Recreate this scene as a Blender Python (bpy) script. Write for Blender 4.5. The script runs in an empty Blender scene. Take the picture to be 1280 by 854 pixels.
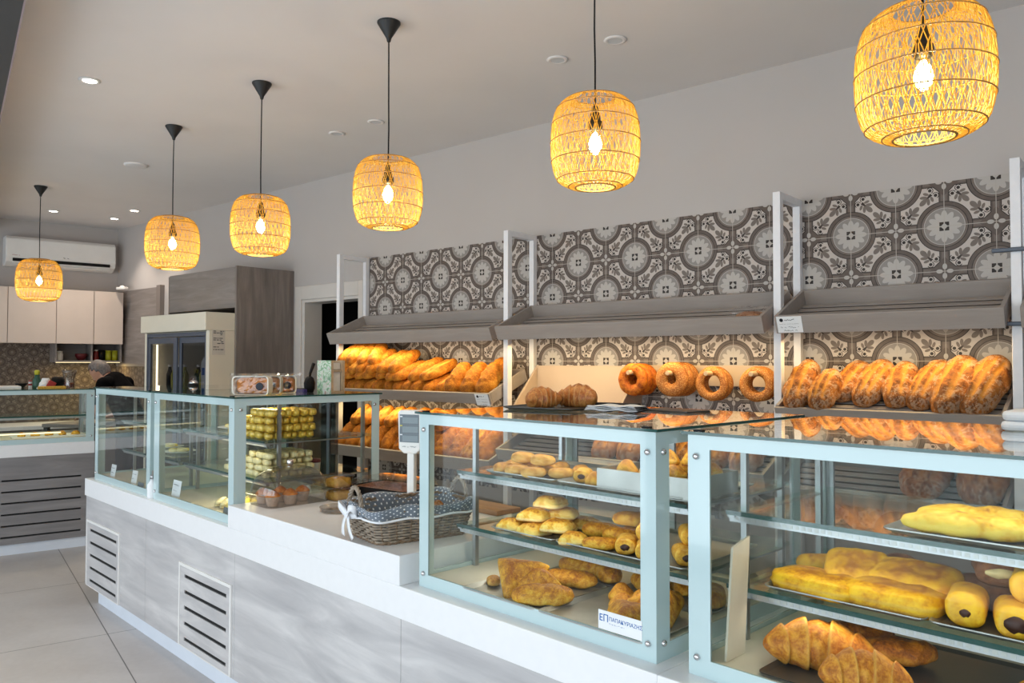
LAMP_W, DAY_W, LED_W, CASE_W, EXPO = 7.4, 66.0, 5.5, 1.0, 0.0
import bpy, bmesh, math, random
from mathutils import Vector, Matrix, Euler, noise
random.seed(11)
SC = bpy.context.scene
COL = SC.collection
PI = math.pi
H = 1.55                      # eye height
WY = 3.916                    # plane of the tiled wall
CEIL = 3.07
CA = math.radians(-5.2)       # direction of the counter
CO = (-5.397, 2.086)          # its left front corner

def srgb(r, g, b):
    f = lambda c: (c/12.92 if c <= 0.04045 else ((c+0.055)/1.055)**2.4)
    return (f(r/255), f(g/255), f(b/255), 1.0)

# ------------------------------------------------------------------ materials
MATS = {}
class NT:
    """small helper around a node tree"""
    def __init__(s, name):
        s.m = bpy.data.materials.new(name); s.m.use_nodes = True
        s.t = s.m.node_tree; s.n = s.t.nodes; s.l = s.t.links
        s.b = s.n['Principled BSDF']; s.out = s.n['Material Output']
        MATS[name] = s.m
    def node(s, typ, **kw):
        n = s.n.new(typ)
        for k, v in kw.items(): setattr(n, k, v)
        return n
    def link(s, a, b): s.l.new(a, b)
    def setin(s, sock, v):
        if isinstance(v, bpy.types.NodeSocket): s.l.new(v, sock)
        else: sock.default_value = v
    def m_(s, op, a, b=0.0, c=None, clamp=False):
        n = s.n.new('ShaderNodeMath'); n.operation = op; n.use_clamp = clamp
        s.setin(n.inputs[0], a); s.setin(n.inputs[1], b)
        if c is not None: s.setin(n.inputs[2], c)
        return n.outputs[0]
    def mix(s, f, a, b):
        n = s.n.new('ShaderNodeMix'); n.data_type = 'RGBA'
        s.setin(n.inputs[0], f); s.setin(n.inputs[6], a); s.setin(n.inputs[7], b)
        return n.outputs[2]
    def coord(s, scale=(1, 1, 1), kind='Object', loc=(0, 0, 0), rot=(0, 0, 0)):
        tc = s.n.new('ShaderNodeTexCoord'); mp = s.n.new('ShaderNodeMapping')
        mp.inputs['Scale'].default_value = scale; mp.inputs['Location'].default_value = loc
        mp.inputs['Rotation'].default_value = rot
        s.l.new(tc.outputs[kind], mp.inputs[0]); return mp.outputs[0]
    def noise(s, vec, scale=5, detail=4, rough=0.5, dist=0.0):
        n = s.n.new('ShaderNodeTexNoise'); n.inputs['Scale'].default_value = scale
        n.inputs['Detail'].default_value = detail; n.inputs['Roughness'].default_value = rough
        n.inputs['Distortion'].default_value = dist
        s.l.new(vec, n.inputs['Vector']); return n.outputs['Fac']
    def ramp(s, f, stops, interp='LINEAR'):
        n = s.n.new('ShaderNodeValToRGB'); cr = n.color_ramp; cr.interpolation = interp
        while len(cr.elements) < len(stops): cr.elements.new(0.5)
        for e, (p, c) in zip(cr.elements, stops): e.position = p; e.color = c
        s.l.new(f, n.inputs[0]); return n.outputs[0]
    def bump(s, h, strength=0.3, dist=0.01):
        n = s.n.new('ShaderNodeBump'); n.inputs['Strength'].default_value = strength
        n.inputs['Distance'].default_value = dist
        s.l.new(h, n.inputs['Height']); s.l.new(n.outputs[0], s.b.inputs['Normal'])
    def set(s, **kw):
        names = dict(col='Base Color', rough='Roughness', metal='Metallic', spec='Specular IOR Level',
                     ecol='Emission Color', estr='Emission Strength', coat='Coat Weight', sub='Subsurface Weight',
                     trans='Transmission Weight', alpha='Alpha', sheen='Sheen Weight')
        for k, v in kw.items(): s.setin(s.b.inputs[names[k]], v)
        return s

def plain(name, c, rough=0.5, metal=0.0, var=0.06, scale=8, **kw):
    """a plain surface with a faint procedural unevenness"""
    t = NT(name)
    f = t.noise(t.coord(), scale, 3)
    d = tuple(x*(1-var) for x in c[:3])+(1,); u = tuple(min(1, x*(1+var)) for x in c[:3])+(1,)
    t.set(col=t.ramp(f, [(0.3, d), (0.7, u)]), rough=rough, metal=metal, **kw)
    return t.m

def glass(name, tint=(0.96, 0.985, 0.975, 1), base=0.04, rough=0.0, strength=1.0):
    """thin sheet: clear straight through, mirror growing at grazing angles"""
    t = NT(name); t.n.remove(t.b)
    lw = t.node('ShaderNodeLayerWeight'); lw.inputs[0].default_value = 0.5
    p = t.m_('POWER', lw.outputs['Facing'], 4.6)
    f = t.m_('MULTIPLY_ADD', p, strength*(1-base), base, clamp=True)
    tr = t.node('ShaderNodeBsdfTransparent'); tr.inputs[0].default_value = tint
    gl = t.node('ShaderNodeBsdfGlossy'); gl.inputs['Roughness'].default_value = rough
    gl.inputs[0].default_value = (1, 1, 1, 1)
    mx = t.node('ShaderNodeMixShader')
    t.link(f, mx.inputs[0]); t.link(tr.outputs[0], mx.inputs[1]); t.link(gl.outputs[0], mx.inputs[2])
    t.link(mx.outputs[0], t.out.inputs[0]); return t.m

def emit(name, c, s):
    t = NT(name); t.set(col=(0.8, 0.8, 0.8, 1), ecol=c, estr=s); return t.m

def wood(name, light, dark, axis='X', stretch=9.0, scale=3.0, rough=0.45, knots=0.0):
    t = NT(name)
    sc = {'X': (1, stretch, stretch), 'Y': (stretch, 1, stretch), 'Z': (stretch, stretch, 1)}[axis]
    v = t.coord(tuple(scale*x for x in sc))
    a = t.noise(v, 1.0, 6, 0.6, 0.6)
    b = t.noise(t.coord((scale*0.6,)*3), 1.0, 2)
    f = t.m_('ADD', t.m_('MULTIPLY', a, 0.75), t.m_('MULTIPLY', b, 0.25))
    c = t.ramp(f, [(0.30, dark), (0.52, tuple((x+y)/2 for x, y in zip(light, dark))), (0.68, light)])
    t.set(col=c, rough=rough); t.bump(a, 0.08, 0.002); return t.m

M = {}
M['ceiling'] = plain('ceiling_paint', srgb(222, 218, 217), 0.9, var=0.02, scale=2)
M['wall'] = plain('wall_paint', srgb(188, 182, 179), 0.85, var=0.02, scale=2)
M['trim'] = plain('door_paint', srgb(208, 202, 196), 0.5, var=0.02)
M['dark'] = plain('unlit_room_black', srgb(16, 14, 14), 0.9)
M['beam'] = plain('dark_beam', srgb(64, 64, 66), 0.7)
M['beamedge'] = plain('beam_edge', srgb(150, 135, 140), 0.6)
M['stone'] = plain('white_composite', srgb(240, 240, 241), 0.28, var=0.012, scale=30)
M['white'] = plain('white_lacquer', srgb(235, 233, 230), 0.35, var=0.02)
M['post'] = plain('white_powder_coat', srgb(232, 232, 236), 0.4, var=0.03, scale=25)
M['cream'] = plain('cream_enamel', srgb(222, 214, 196), 0.4, var=0.02)
M['creamlam'] = plain('cream_laminate', srgb(190, 171, 152), 0.5, var=0.02)
M['kcab'] = plain('matt_cabinet_front', srgb(204, 190, 180), 0.55, var=0.02)
M['kick'] = plain('kick_board', srgb(226, 232, 242), 0.35, var=0.03)
M['frost'] = plain('printed_glass_border', srgb(190, 212, 214), 0.12, var=0.01, coat=0.6)
M['steel'] = plain('brushed_steel', srgb(176, 178, 180), 0.32, 0.9, var=0.08, scale=40)
M['chrome'] = plain('chrome', srgb(214, 214, 216), 0.12, 1.0, var=0.02)
M['alu'] = plain('tray_aluminium', srgb(176, 176, 172), 0.38, 0.75, var=0.12, scale=14)
M['darktray'] = plain('dark_baking_tray', srgb(78, 76, 74), 0.35, 0.5, var=0.15, scale=12)
M['black'] = plain('black_plastic', srgb(20, 20, 22), 0.55, spec=0.2)
M['blackmetal'] = plain('black_metal', srgb(26, 26, 27), 0.5)
M['greyframe'] = plain('grey_aluminium', srgb(92, 97, 110), 0.4, 0.3)
M['rail'] = plain('blue_grey_rail', srgb(76, 84, 98), 0.4, 0.2)
M['paper'] = plain('white_paper', srgb(236, 238, 240), 0.7, var=0.02)
M['ink'] = plain('dark_ink', srgb(40, 42, 52), 0.7)
M['blueink'] = plain('blue_ink', srgb(24, 96, 170), 0.6)
M['bluebox'] = plain('blue_card', srgb(58, 46, 120), 0.6)
M['red'] = plain('red_plastic', srgb(150, 30, 34), 0.5)
M['greenp'] = plain('green_glaze', srgb(40, 82, 66), 0.4)
M['yellowp'] = plain('yellow_green_tin', srgb(176, 172, 40), 0.45)
M['pinkred'] = plain('dark_red_ceramic', srgb(96, 26, 30), 0.4)
M['brownsauce'] = plain('red_sauce', srgb(120, 22, 20), 0.4)
M['scale'] = plain('ivory_plastic', srgb(232, 232, 228), 0.4, var=0.01)
M['lcd'] = plain('grey_display', srgb(92, 104, 112), 0.25)
M['yellowled'] = plain('yellow_mark', srgb(190, 180, 60), 0.4)
M['cork'] = plain('pale_wood_peg', srgb(196, 170, 138), 0.6, var=0.1, scale=60)
M['vent'] = plain('slot_shade_black', srgb(12, 12, 12), 0.8)  # black painted in for the shade inside vent slots
M['shelfwood'] = wood('grey_brown_laminate', srgb(164, 155, 149), srgb(150, 141, 135), 'X', 8, 4, 0.5)
M['panel'] = wood('pale_grey_oak', srgb(214, 211, 210), srgb(166, 164, 166), 'X', 7, 1.7, 0.45)
M['panelshade'] = wood('shaded_grey_oak', srgb(150, 146, 146), srgb(118, 115, 117), 'X', 8, 2.0, 0.5)  # darker copy of the pale oak, with the far counter's shade painted in
M['shadewood'] = wood('slat_gap_shade', srgb(84, 72, 64), srgb(62, 52, 46), 'X', 8, 4, 0.7)  # dark colour painted in for the shadow between shelf slats
M['tallwood'] = wood('tall_grey_oak', srgb(142, 132, 126), srgb(104, 96, 92), 'Z', 9, 2.2, 0.5)
M['tallwoodx'] = wood('tall_grey_oak_across', srgb(146, 138, 134), srgb(112, 105, 102), 'X', 9, 2.2, 0.5)
M['board'] = wood('serving_board', srgb(186, 140, 100), srgb(140, 98, 68), 'X', 8, 5, 0.5)
M['glass'] = glass('case_glass', (0.97, 0.988, 0.982, 1), 0.006)
M['tinted'] = glass('brown_tinted_glass', (0.50, 0.41, 0.33, 1), 0.03)
M['topglass'] = glass('top_glass', (0.93, 0.965, 0.95, 1), 0.05, strength=1.0)
M['shelfglass'] = glass('shelf_glass', (0.86, 0.93, 0.905, 1), 0.04, strength=0.5)
M['plasticclear'] = glass('clear_plastic', (0.80, 0.775, 0.75, 1), 0.10, 0.06)
M['fridgeglass'] = glass('dark_door_glass', (0.62, 0.63, 0.65, 1), 0.02)
M['wrap'] = glass('cellophane', (0.99, 0.99, 0.99, 1), 0.07, 0.05)
M['bulbglass'] = glass('bulb_glass', (1, 0.97, 0.9, 1), 0.05)
M['glassedge'] = plain('green_glass_edge', srgb(26, 72, 66), 0.1, coat=0.5)
M['led'] = emit('led_warm', (1.0, 0.82, 0.5, 1), 6.0)
M['ledyellow'] = emit('led_yellow', (1.0, 0.78, 0.36, 1), 1.3)
M['spot'] = emit('spot_lens', (1.0, 0.86, 0.72, 1), 25.0)
M['spotoff'] = plain('spot_lens_off', srgb(206, 206, 208), 0.2)
M['filament'] = emit('bulb_filament', (1.0, 0.78, 0.40, 1), 60.0)
M['skin'] = plain('skin', srgb(196, 148, 124), 0.55, var=0.06, scale=20)
M['hair'] = plain('grey_hair', srgb(104, 98, 96), 0.6, var=0.35, scale=60)
M['shirt'] = plain('black_shirt', srgb(13, 12, 13), 0.9, spec=0.08)
M['apron'] = plain('dark_trousers', srgb(34, 38, 48), 0.9)
M['eyes'] = plain('eye_dark', srgb(40, 30, 26), 0.3)
M['lip'] = plain('lip', srgb(160, 96, 88), 0.5)
M['ribbon'] = plain('white_ribbon', srgb(238, 240, 244), 0.6, var=0.03)
M['cup'] = plain('white_pudding', srgb(232, 226, 214), 0.4)
M['napkin'] = plain('white_napkin', srgb(226, 218, 206), 0.8, var=0.05, scale=30)

def rattan():
    t = NT('rattan_cane'); f = t.noise(t.coord(), 40, 3)
    t.set(col=t.ramp(f, [(0.3, srgb(196, 164, 72)), (0.7, srgb(236, 208, 112))]), rough=0.6, trans=0.0)
    # cane lets part of the bulb's light through
    tl = t.node('ShaderNodeBsdfTranslucent'); tl.inputs[0].default_value = srgb(248, 214, 84)
    mx = t.node('ShaderNodeMixShader'); mx.inputs[0].default_value = 0.5
    t.link(t.b.outputs[0], mx.inputs[1]); t.link(tl.outputs[0], mx.inputs[2]); t.link(mx.outputs[0], t.out.inputs[0])
    return t.m
M['rattan'] = rattan()
M['rattanring'] = plain('rattan_ring', srgb(172, 132, 66), 0.6, var=0.15, scale=60)

def floor_mat():
    t = NT('floor_tile')
    v = t.coord((1, 1, 1), 'Object')
    sx = t.node('ShaderNodeSeparateXYZ'); t.link(v, sx.inputs[0])
    def line(c, period, off):
        q = t.m_('FRACT', t.m_('DIVIDE', t.m_('SUBTRACT', c, off), period))
        q = t.m_('MINIMUM', q, t.m_('SUBTRACT', 1.0, q))
        return t.m_('LESS_THAN', t.m_('MULTIPLY', q, period), 0.0028)
    g = t.m_('MAXIMUM', line(sx.outputs[0], 1.275, 0.0), line(sx.outputs[1], 1.275, 0.0))
    n1 = t.noise(v, 1.3, 5, 0.55, 0.5); n2 = t.noise(v, 30, 3)
    f = t.m_('ADD', t.m_('MULTIPLY', n1, 0.8), t.m_('MULTIPLY', n2, 0.2))
    c = t.ramp(f, [(0.3, srgb(186, 178, 173)), (0.7, srgb(208, 202, 198))])
    t.set(col=t.mix(g, c, srgb(104, 98, 94)), rough=0.38)
    t.bump(t.m_('SUBTRACT', 1.0, g), 0.2, 0.002); return t.m
M['floor'] = floor_mat()

def tile_mat(name, s, x0, z0, ax, cols):
    """encaustic tile: big rosettes inside rings, small four-petal flowers between, oak-leaf sprigs in the fields"""
    t = NT(name); A = t.m_
    v = t.coord(); sp = t.node('ShaderNodeSeparateXYZ'); t.link(v, sp.inputs[0])
    X = A('DIVIDE', A('SUBTRACT', sp.outputs[ax], x0), s); Z = A('DIVIDE', A('SUBTRACT', sp.outputs[2], z0), s)
    tx = A('PINGPONG', X, 1.0); ty = A('PINGPONG', Z, 1.0)
    ux = A('SUBTRACT', 1.0, tx); uy = A('SUBTRACT', 1.0, ty)
    hyp = lambda a, b: A('SQRT', A('ADD', A('MULTIPLY', a, a), A('MULTIPLY', b, b)))
    d1 = hyp(tx, ty); d2 = hyp(ux, uy); near = A('LESS_THAN', d1, d2)
    d = A('MINIMUM', d1, d2)
    pick = lambda a, b: A('ADD', A('MULTIPLY', a, near), A('MULTIPLY', b, A('SUBTRACT', 1.0, near)))
    cx = pick(tx, ux); cy = pick(ty, uy)
    ang = A('ARCTAN2', cy, cx)
    lt = lambda a, b: A('LESS_THAN', a, b); gt = lambda a, b: A('GREATER_THAN', a, b)
    AND = lambda a, b: A('MULTIPLY', a, b); OR = lambda a, b: A('MAXIMUM', a, b); NOT = lambda a: A('SUBTRACT', 1.0, a)
    band = lambda x, a, b: AND(gt(x, a), lt(x, b))
    # nearest flower corner
    fl = lt(A('ADD', ux, ty), A('ADD', tx, uy))          # 1: corner (1,0)
    pf = lambda a, b: A('ADD', A('MULTIPLY', a, fl), A('MULTIPLY', b, NOT(fl)))
    ex = pf(ux, tx); ey = pf(ty, uy)
    es = A('ADD', ex, ey)
    gx = A('MINIMUM', tx, ux); gy = A('MINIMUM', ty, uy); gm = A('MINIMUM', gx, gy)
    col = cols['field']
    # oak-leaf sprig growing along the diagonal from the flower, with two curls at its foot
    q = A('MULTIPLY', es, 0.7071); w = A('ABSOLUTE', A('MULTIPLY', A('SUBTRACT', ex, ey), 0.7071))
    def ell(q0, w0, ang, a_, b_):
        ca, sa = math.cos(ang), math.sin(ang); dq = A('SUBTRACT', q, q0); dw = A('SUBTRACT', w, w0)
        al = A('ADD', A('MULTIPLY', dq, ca/a_), A('MULTIPLY', dw, sa/a_)); ac = A('SUBTRACT', A('MULTIPLY', dw, ca/b_), A('MULTIPLY', dq, sa/b_))
        return lt(A('ADD', A('MULTIPLY', al, al), A('MULTIPLY', ac, ac)), 1.0)
    leaf = OR(OR(ell(0.598, 0.0, 0.0, 0.090, 0.056), ell(0.515, 0.072, 0.80, 0.078, 0.035)), OR(ell(0.428, 0.088, 1.15, 0.064, 0.031), AND(band(q, 0.36, 0.56), lt(w, 0.026))))
    col = t.mix(AND(leaf, gt(d, 0.58)), col, cols['leaf'])
    vein = AND(band(q, 0.36, 0.50), lt(w, A('MULTIPLY', A('SUBTRACT', 0.50, q), 0.26)))
    col = t.mix(vein, col, cols['dark'])
    cw = A('SUBTRACT', w, 0.082); cq = A('SUBTRACT', q, 0.318); cd = hyp(cw, cq)
    curl = OR(lt(cd, 0.036), AND(band(cd, 0.056, 0.072), A('LESS_THAN', cq, 0.02)))
    col = t.mix(AND(curl, gt(d, 0.58)), col, cols['dark'])
    # straight bands and chamfers round the flower
    ch = lt(es, 0.30); bandm = lt(gm, 0.088)
    br = OR(ch, bandm)
    edge = AND(OR(lt(es, 0.325), lt(gm, 0.106)), NOT(br))
    col = t.mix(edge, col, cols['dark']); col = t.mix(br, col, cols['brown'])
    col = t.mix(AND(lt(gm, 0.055), gt(es, 0.32)), col, cols['brown2'])
    pt = lambda a, b: A('ADD', A('POWER', A('DIVIDE', A('SUBTRACT', a, 0.105), 0.066), 2.0), A('POWER', A('DIVIDE', b, 0.046), 2.0))
    petal4 = OR(lt(pt(ex, ey), 1.0), lt(pt(ey, ex), 1.0))
    col = t.mix(petal4, col, cols['petal'])
    # rings
    col = t.mix(lt(d, 0.565), col, cols['dark']); col = t.mix(lt(d, 0.548), col, cols['brown'])
    col = t.mix(lt(d, 0.478), col, cols['dark']); col = t.mix(lt(d, 0.463), col, cols['brown2'])
    col = t.mix(lt(d, 0.415), col, cols['petal']); col = t.mix(lt(d, 0.402), col, cols['grey'])
    pr = A('MULTIPLY_ADD', A('ABSOLUTE', A('COSINE', A('MULTIPLY', ang, 6.0))), 0.10, 0.235)
    pr2 = A('MULTIPLY_ADD', A('ABSOLUTE', A('COSINE', A('MULTIPLY', ang, 2.0))), 0.02, pr)
    col = t.mix(lt(d, pr2), col, cols['petal'])
    sq = A('MAXIMUM', cx, cy); star = lt(A('ADD', cx, cy), 0.075)
    thin = lt(A('MINIMUM', cx, cy), 0.012)
    col = t.mix(AND(lt(sq, 0.098), NOT(OR(star, thin))), col, cols['dark'])
    gr = lt(gm, 0.007)
    col = t.mix(gr, col, cols['grout'])
    sp2 = t.noise(v, 60, 2)
    col = t.mix(t.m_('MULTIPLY', sp2, 0.10), col, (0.5, 0.47, 0.44, 1))
    t.set(col=col, rough=0.38, spec=0.18); t.bump(NOT(gr), 0.15, 0.001); return t.m
TC = dict(field=srgb(194, 184, 177), leaf=srgb(112, 101, 95), dark=srgb(34, 24, 22), brown=srgb(92, 80, 74),
          brown2=srgb(112, 100, 94), petal=srgb(184, 178, 173), grey=srgb(140, 134, 130), grout=srgb(180, 172, 164))
M['tile'] = tile_mat('encaustic_tile', 0.2, -3.211, 2.158, 0, TC)
TK = dict(field=srgb(74, 62, 56), leaf=srgb(120, 108, 98), dark=srgb(150, 138, 126), brown=srgb(66, 55, 51),
          brown2=srgb(66, 55, 51), petal=srgb(96, 84, 75), grey=srgb(66, 55, 50), grout=srgb(110, 98, 92))
M['ktile'] = tile_mat('small_dark_tile', 0.10, 0.0, 0.05, 0, TK)
M['ktilex'] = tile_mat('small_dark_tile_side', 0.10, 0.0, 0.05, 0, TK)

def polka():
    t = NT('grey_polka_cotton'); A = t.m_
    v = t.coord((1, 1, 1), 'UV'); sp = t.node('ShaderNodeSeparateXYZ'); t.link(v, sp.inputs[0])
    u = A('MULTIPLY', sp.outputs[0], 1/0.026); w = A('MULTIPLY', sp.outputs[1], 1/0.013)
    row = A('FLOOR', w); u2 = A('ADD', u, A('MULTIPLY', A('MODULO', row, 2.0), 0.5))
    fu = A('SUBTRACT', A('FRACT', u2), 0.5); fw = A('MULTIPLY', A('SUBTRACT', A('FRACT', w), 0.5), 0.5)
    d = A('SQRT', A('ADD', A('MULTIPLY', fu, fu), A('MULTIPLY', fw, fw)))
    t.set(col=t.mix(A('LESS_THAN', d, 0.13), srgb(112, 122, 134), srgb(236, 238, 240)), rough=0.9, sheen=0.3)
    return t.m
M['polka'] = polka()
M['wicker'] = plain('grey_wicker', srgb(150, 136, 120), 0.75, var=0.28, scale=55)
M['wickerdark'] = plain('brown_wicker', srgb(128, 106, 84), 0.75, var=0.28, scale=45)

def crust(name, pale, gold, brown, scale=9.0, flour=0.0, rough=0.6, bump=0.35, lo=0.37, hi=0.64, spec=0.3, grooves=None):
    """baked crust: blotchy browning, opened scores (attribute 'score') and dustings of flour"""
    t = NT(name); v = t.coord(); k = scale*3.2
    n1 = t.noise(v, k, 6, 0.62, 0.5); n2 = t.noise(v, k*4.5, 4, 0.65)
    f = t.m_('ADD', t.m_('MULTIPLY', n1, 0.65), t.m_('MULTIPLY', n2, 0.35))
    at = t.node('ShaderNodeAttribute'); at.attribute_name = 'score'
    tp = t.node('ShaderNodeAttribute'); tp.attribute_name = 'baked'
    f2 = t.m_('SUBTRACT', f, t.m_('MULTIPLY', tp.outputs['Fac'], 0.14))
    f2 = t.m_('ADD', f2, 0.05)
    c = t.ramp(f2, [(lo, brown), ((lo+hi)/2, gold), (hi, pale)])
    c = t.mix(t.m_('MULTIPLY', at.outputs['Fac'], 0.8), c, grooves or gold)
    if flour:
        n3 = t.noise(v, k*3.0, 5, 0.75); n4 = t.noise(v, k*0.55, 3, 0.5)
        fl = t.m_('MULTIPLY', t.m_('GREATER_THAN', t.m_('ADD', t.m_('MULTIPLY', n3, 0.6), t.m_('MULTIPLY', n4, 0.4)), 0.525), flour)
        fl = t.m_('MULTIPLY', fl, t.m_('SUBTRACT', 1.0, t.m_('MULTIPLY', at.outputs['Fac'], 1.0), clamp=True))
        c = t.mix(fl, c, srgb(214, 192, 164))
    t.set(col=c, rough=rough, spec=spec); t.bump(f, min(1.0, bump*1.6), 0.006); return t.m
M['sesame'] = crust('golden_sesame_crust', srgb(222, 160, 60), srgb(198, 124, 34), srgb(142, 78, 18), 8, rough=0.7, grooves=srgb(232, 180, 84))
M['rustic'] = crust('rustic_floured_crust', srgb(186, 122, 56), srgb(160, 96, 38), srgb(104, 58, 24), 8, flour=0.34, rough=0.7, grooves=srgb(212, 146, 54))
M['wholem'] = crust('brown_loaf_crust', srgb(176, 118, 70), srgb(150, 92, 50), srgb(104, 60, 32), 8, flour=0.3, grooves=srgb(186, 130, 80))
M['croiss'] = crust('croissant_crust', srgb(214, 150, 80), srgb(178, 104, 46), srgb(118, 58, 24), 10, rough=0.42, bump=0.2, spec=0.5, grooves=srgb(206, 150, 92))
M['flaky'] = crust('flaky_golden_pastry', srgb(236, 192, 76), srgb(212, 148, 40), srgb(158, 90, 26), 15, rough=0.5, bump=0.5, grooves=srgb(244, 222, 140))
M['feta'] = crust('pale_yellow_pastry', srgb(246, 220, 122), srgb(230, 176, 58), srgb(172, 102, 28), 8, rough=0.5, bump=0.4, grooves=srgb(250, 240, 190))
M['pie'] = crust('yellow_puff_pastry', srgb(238, 192, 44), srgb(220, 160, 28), srgb(172, 106, 24), 7, rough=0.5, bump=0.25, grooves=srgb(226, 184, 96))
M['bun'] = crust('brown_glazed_bun', srgb(168, 92, 44), srgb(138, 68, 28), srgb(98, 44, 18), 6, rough=0.3, bump=0.12, spec=0.6)
M['cookie'] = crust('pale_oval_pastry', srgb(232, 190, 108), srgb(212, 158, 72), srgb(160, 98, 38), 8, rough=0.55)
M['brownroll'] = crust('brown_sugar_roll', srgb(150, 104, 66), srgb(120, 78, 46), srgb(82, 50, 30), 14, rough=0.6, bump=0.5)
M['omelet'] = crust('yellow_filled_baguette', srgb(246, 214, 88), srgb(236, 184, 52), srgb(168, 92, 40), 7, rough=0.5, bump=0.3, lo=0.34, hi=0.56)
M['flakybrown'] = crust('brown_flaky_croissant', srgb(226, 160, 56), srgb(190, 112, 30), srgb(118, 60, 16), 9, rough=0.5, bump=0.55, grooves=srgb(220, 164, 70))
M['cake'] = crust('sponge_loaf_crust', srgb(232, 164, 84), srgb(214, 136, 60), srgb(166, 92, 36), 12, rough=0.6)
M['brownie'] = crust('nutty_cake_top', srgb(190, 138, 108), srgb(160, 104, 78), srgb(110, 66, 48), 30, rough=0.8, bump=0.8)
M['muffintop'] = crust('orange_muffin_top', srgb(226, 150, 70), srgb(206, 122, 48), srgb(160, 84, 30), 14, rough=0.6)
M['mufcup'] = plain('pale_muffin_paper', srgb(196, 170, 150), 0.7, var=0.2, scale=60)
M['crumble'] = crust('yellow_crumble', srgb(236, 196, 96), srgb(220, 168, 66), srgb(190, 130, 46), 40, rough=0.8, bump=0.9)
M['filling'] = plain('dark_chocolate_filling', srgb(58, 30, 22), 0.5, var=0.3, scale=50)
M['creamfill'] = plain('pale_cream_filling', srgb(226, 208, 150), 0.5, var=0.2, scale=50)
M['goldwrap'] = plain('gold_wrapped_sweet', srgb(222, 184, 70), 0.28, 0.15, var=0.3, scale=50, coat=0.5)
M['creamwrap'] = plain('cream_wrapped_sweet', srgb(226, 212, 160), 0.3, 0.0, var=0.25, scale=50, coat=0.5)
M['greencase'] = plain('yellow_biscuit', srgb(222, 200, 84), 0.5, var=0.25, scale=40)
def ring_mat():
    t = NT('sesame_ring_crust'); v = t.coord()
    vo = t.node('ShaderNodeTexVoronoi'); vo.inputs['Scale'].default_value = 170; t.link(v, vo.inputs['Vector'])
    n = t.noise(v, 12, 4)
    base = t.ramp(n, [(0.3, srgb(138, 76, 22)), (0.7, srgb(180, 112, 40))])
    t.set(col=t.mix(t.m_('LESS_THAN', vo.outputs['Distance'], 0.36), base, srgb(206, 150, 80)), rough=0.6)
    t.bump(t.m_('SUBTRACT', 1.0, vo.outputs['Distance']), 0.5, 0.004); return t.m
M['ring'] = ring_mat()
M['ringdark'] = crust('browned_cheese_ring', srgb(206, 124, 30), srgb(168, 82, 16), srgb(100, 44, 10), 12, rough=0.55, bump=0.8)
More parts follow.
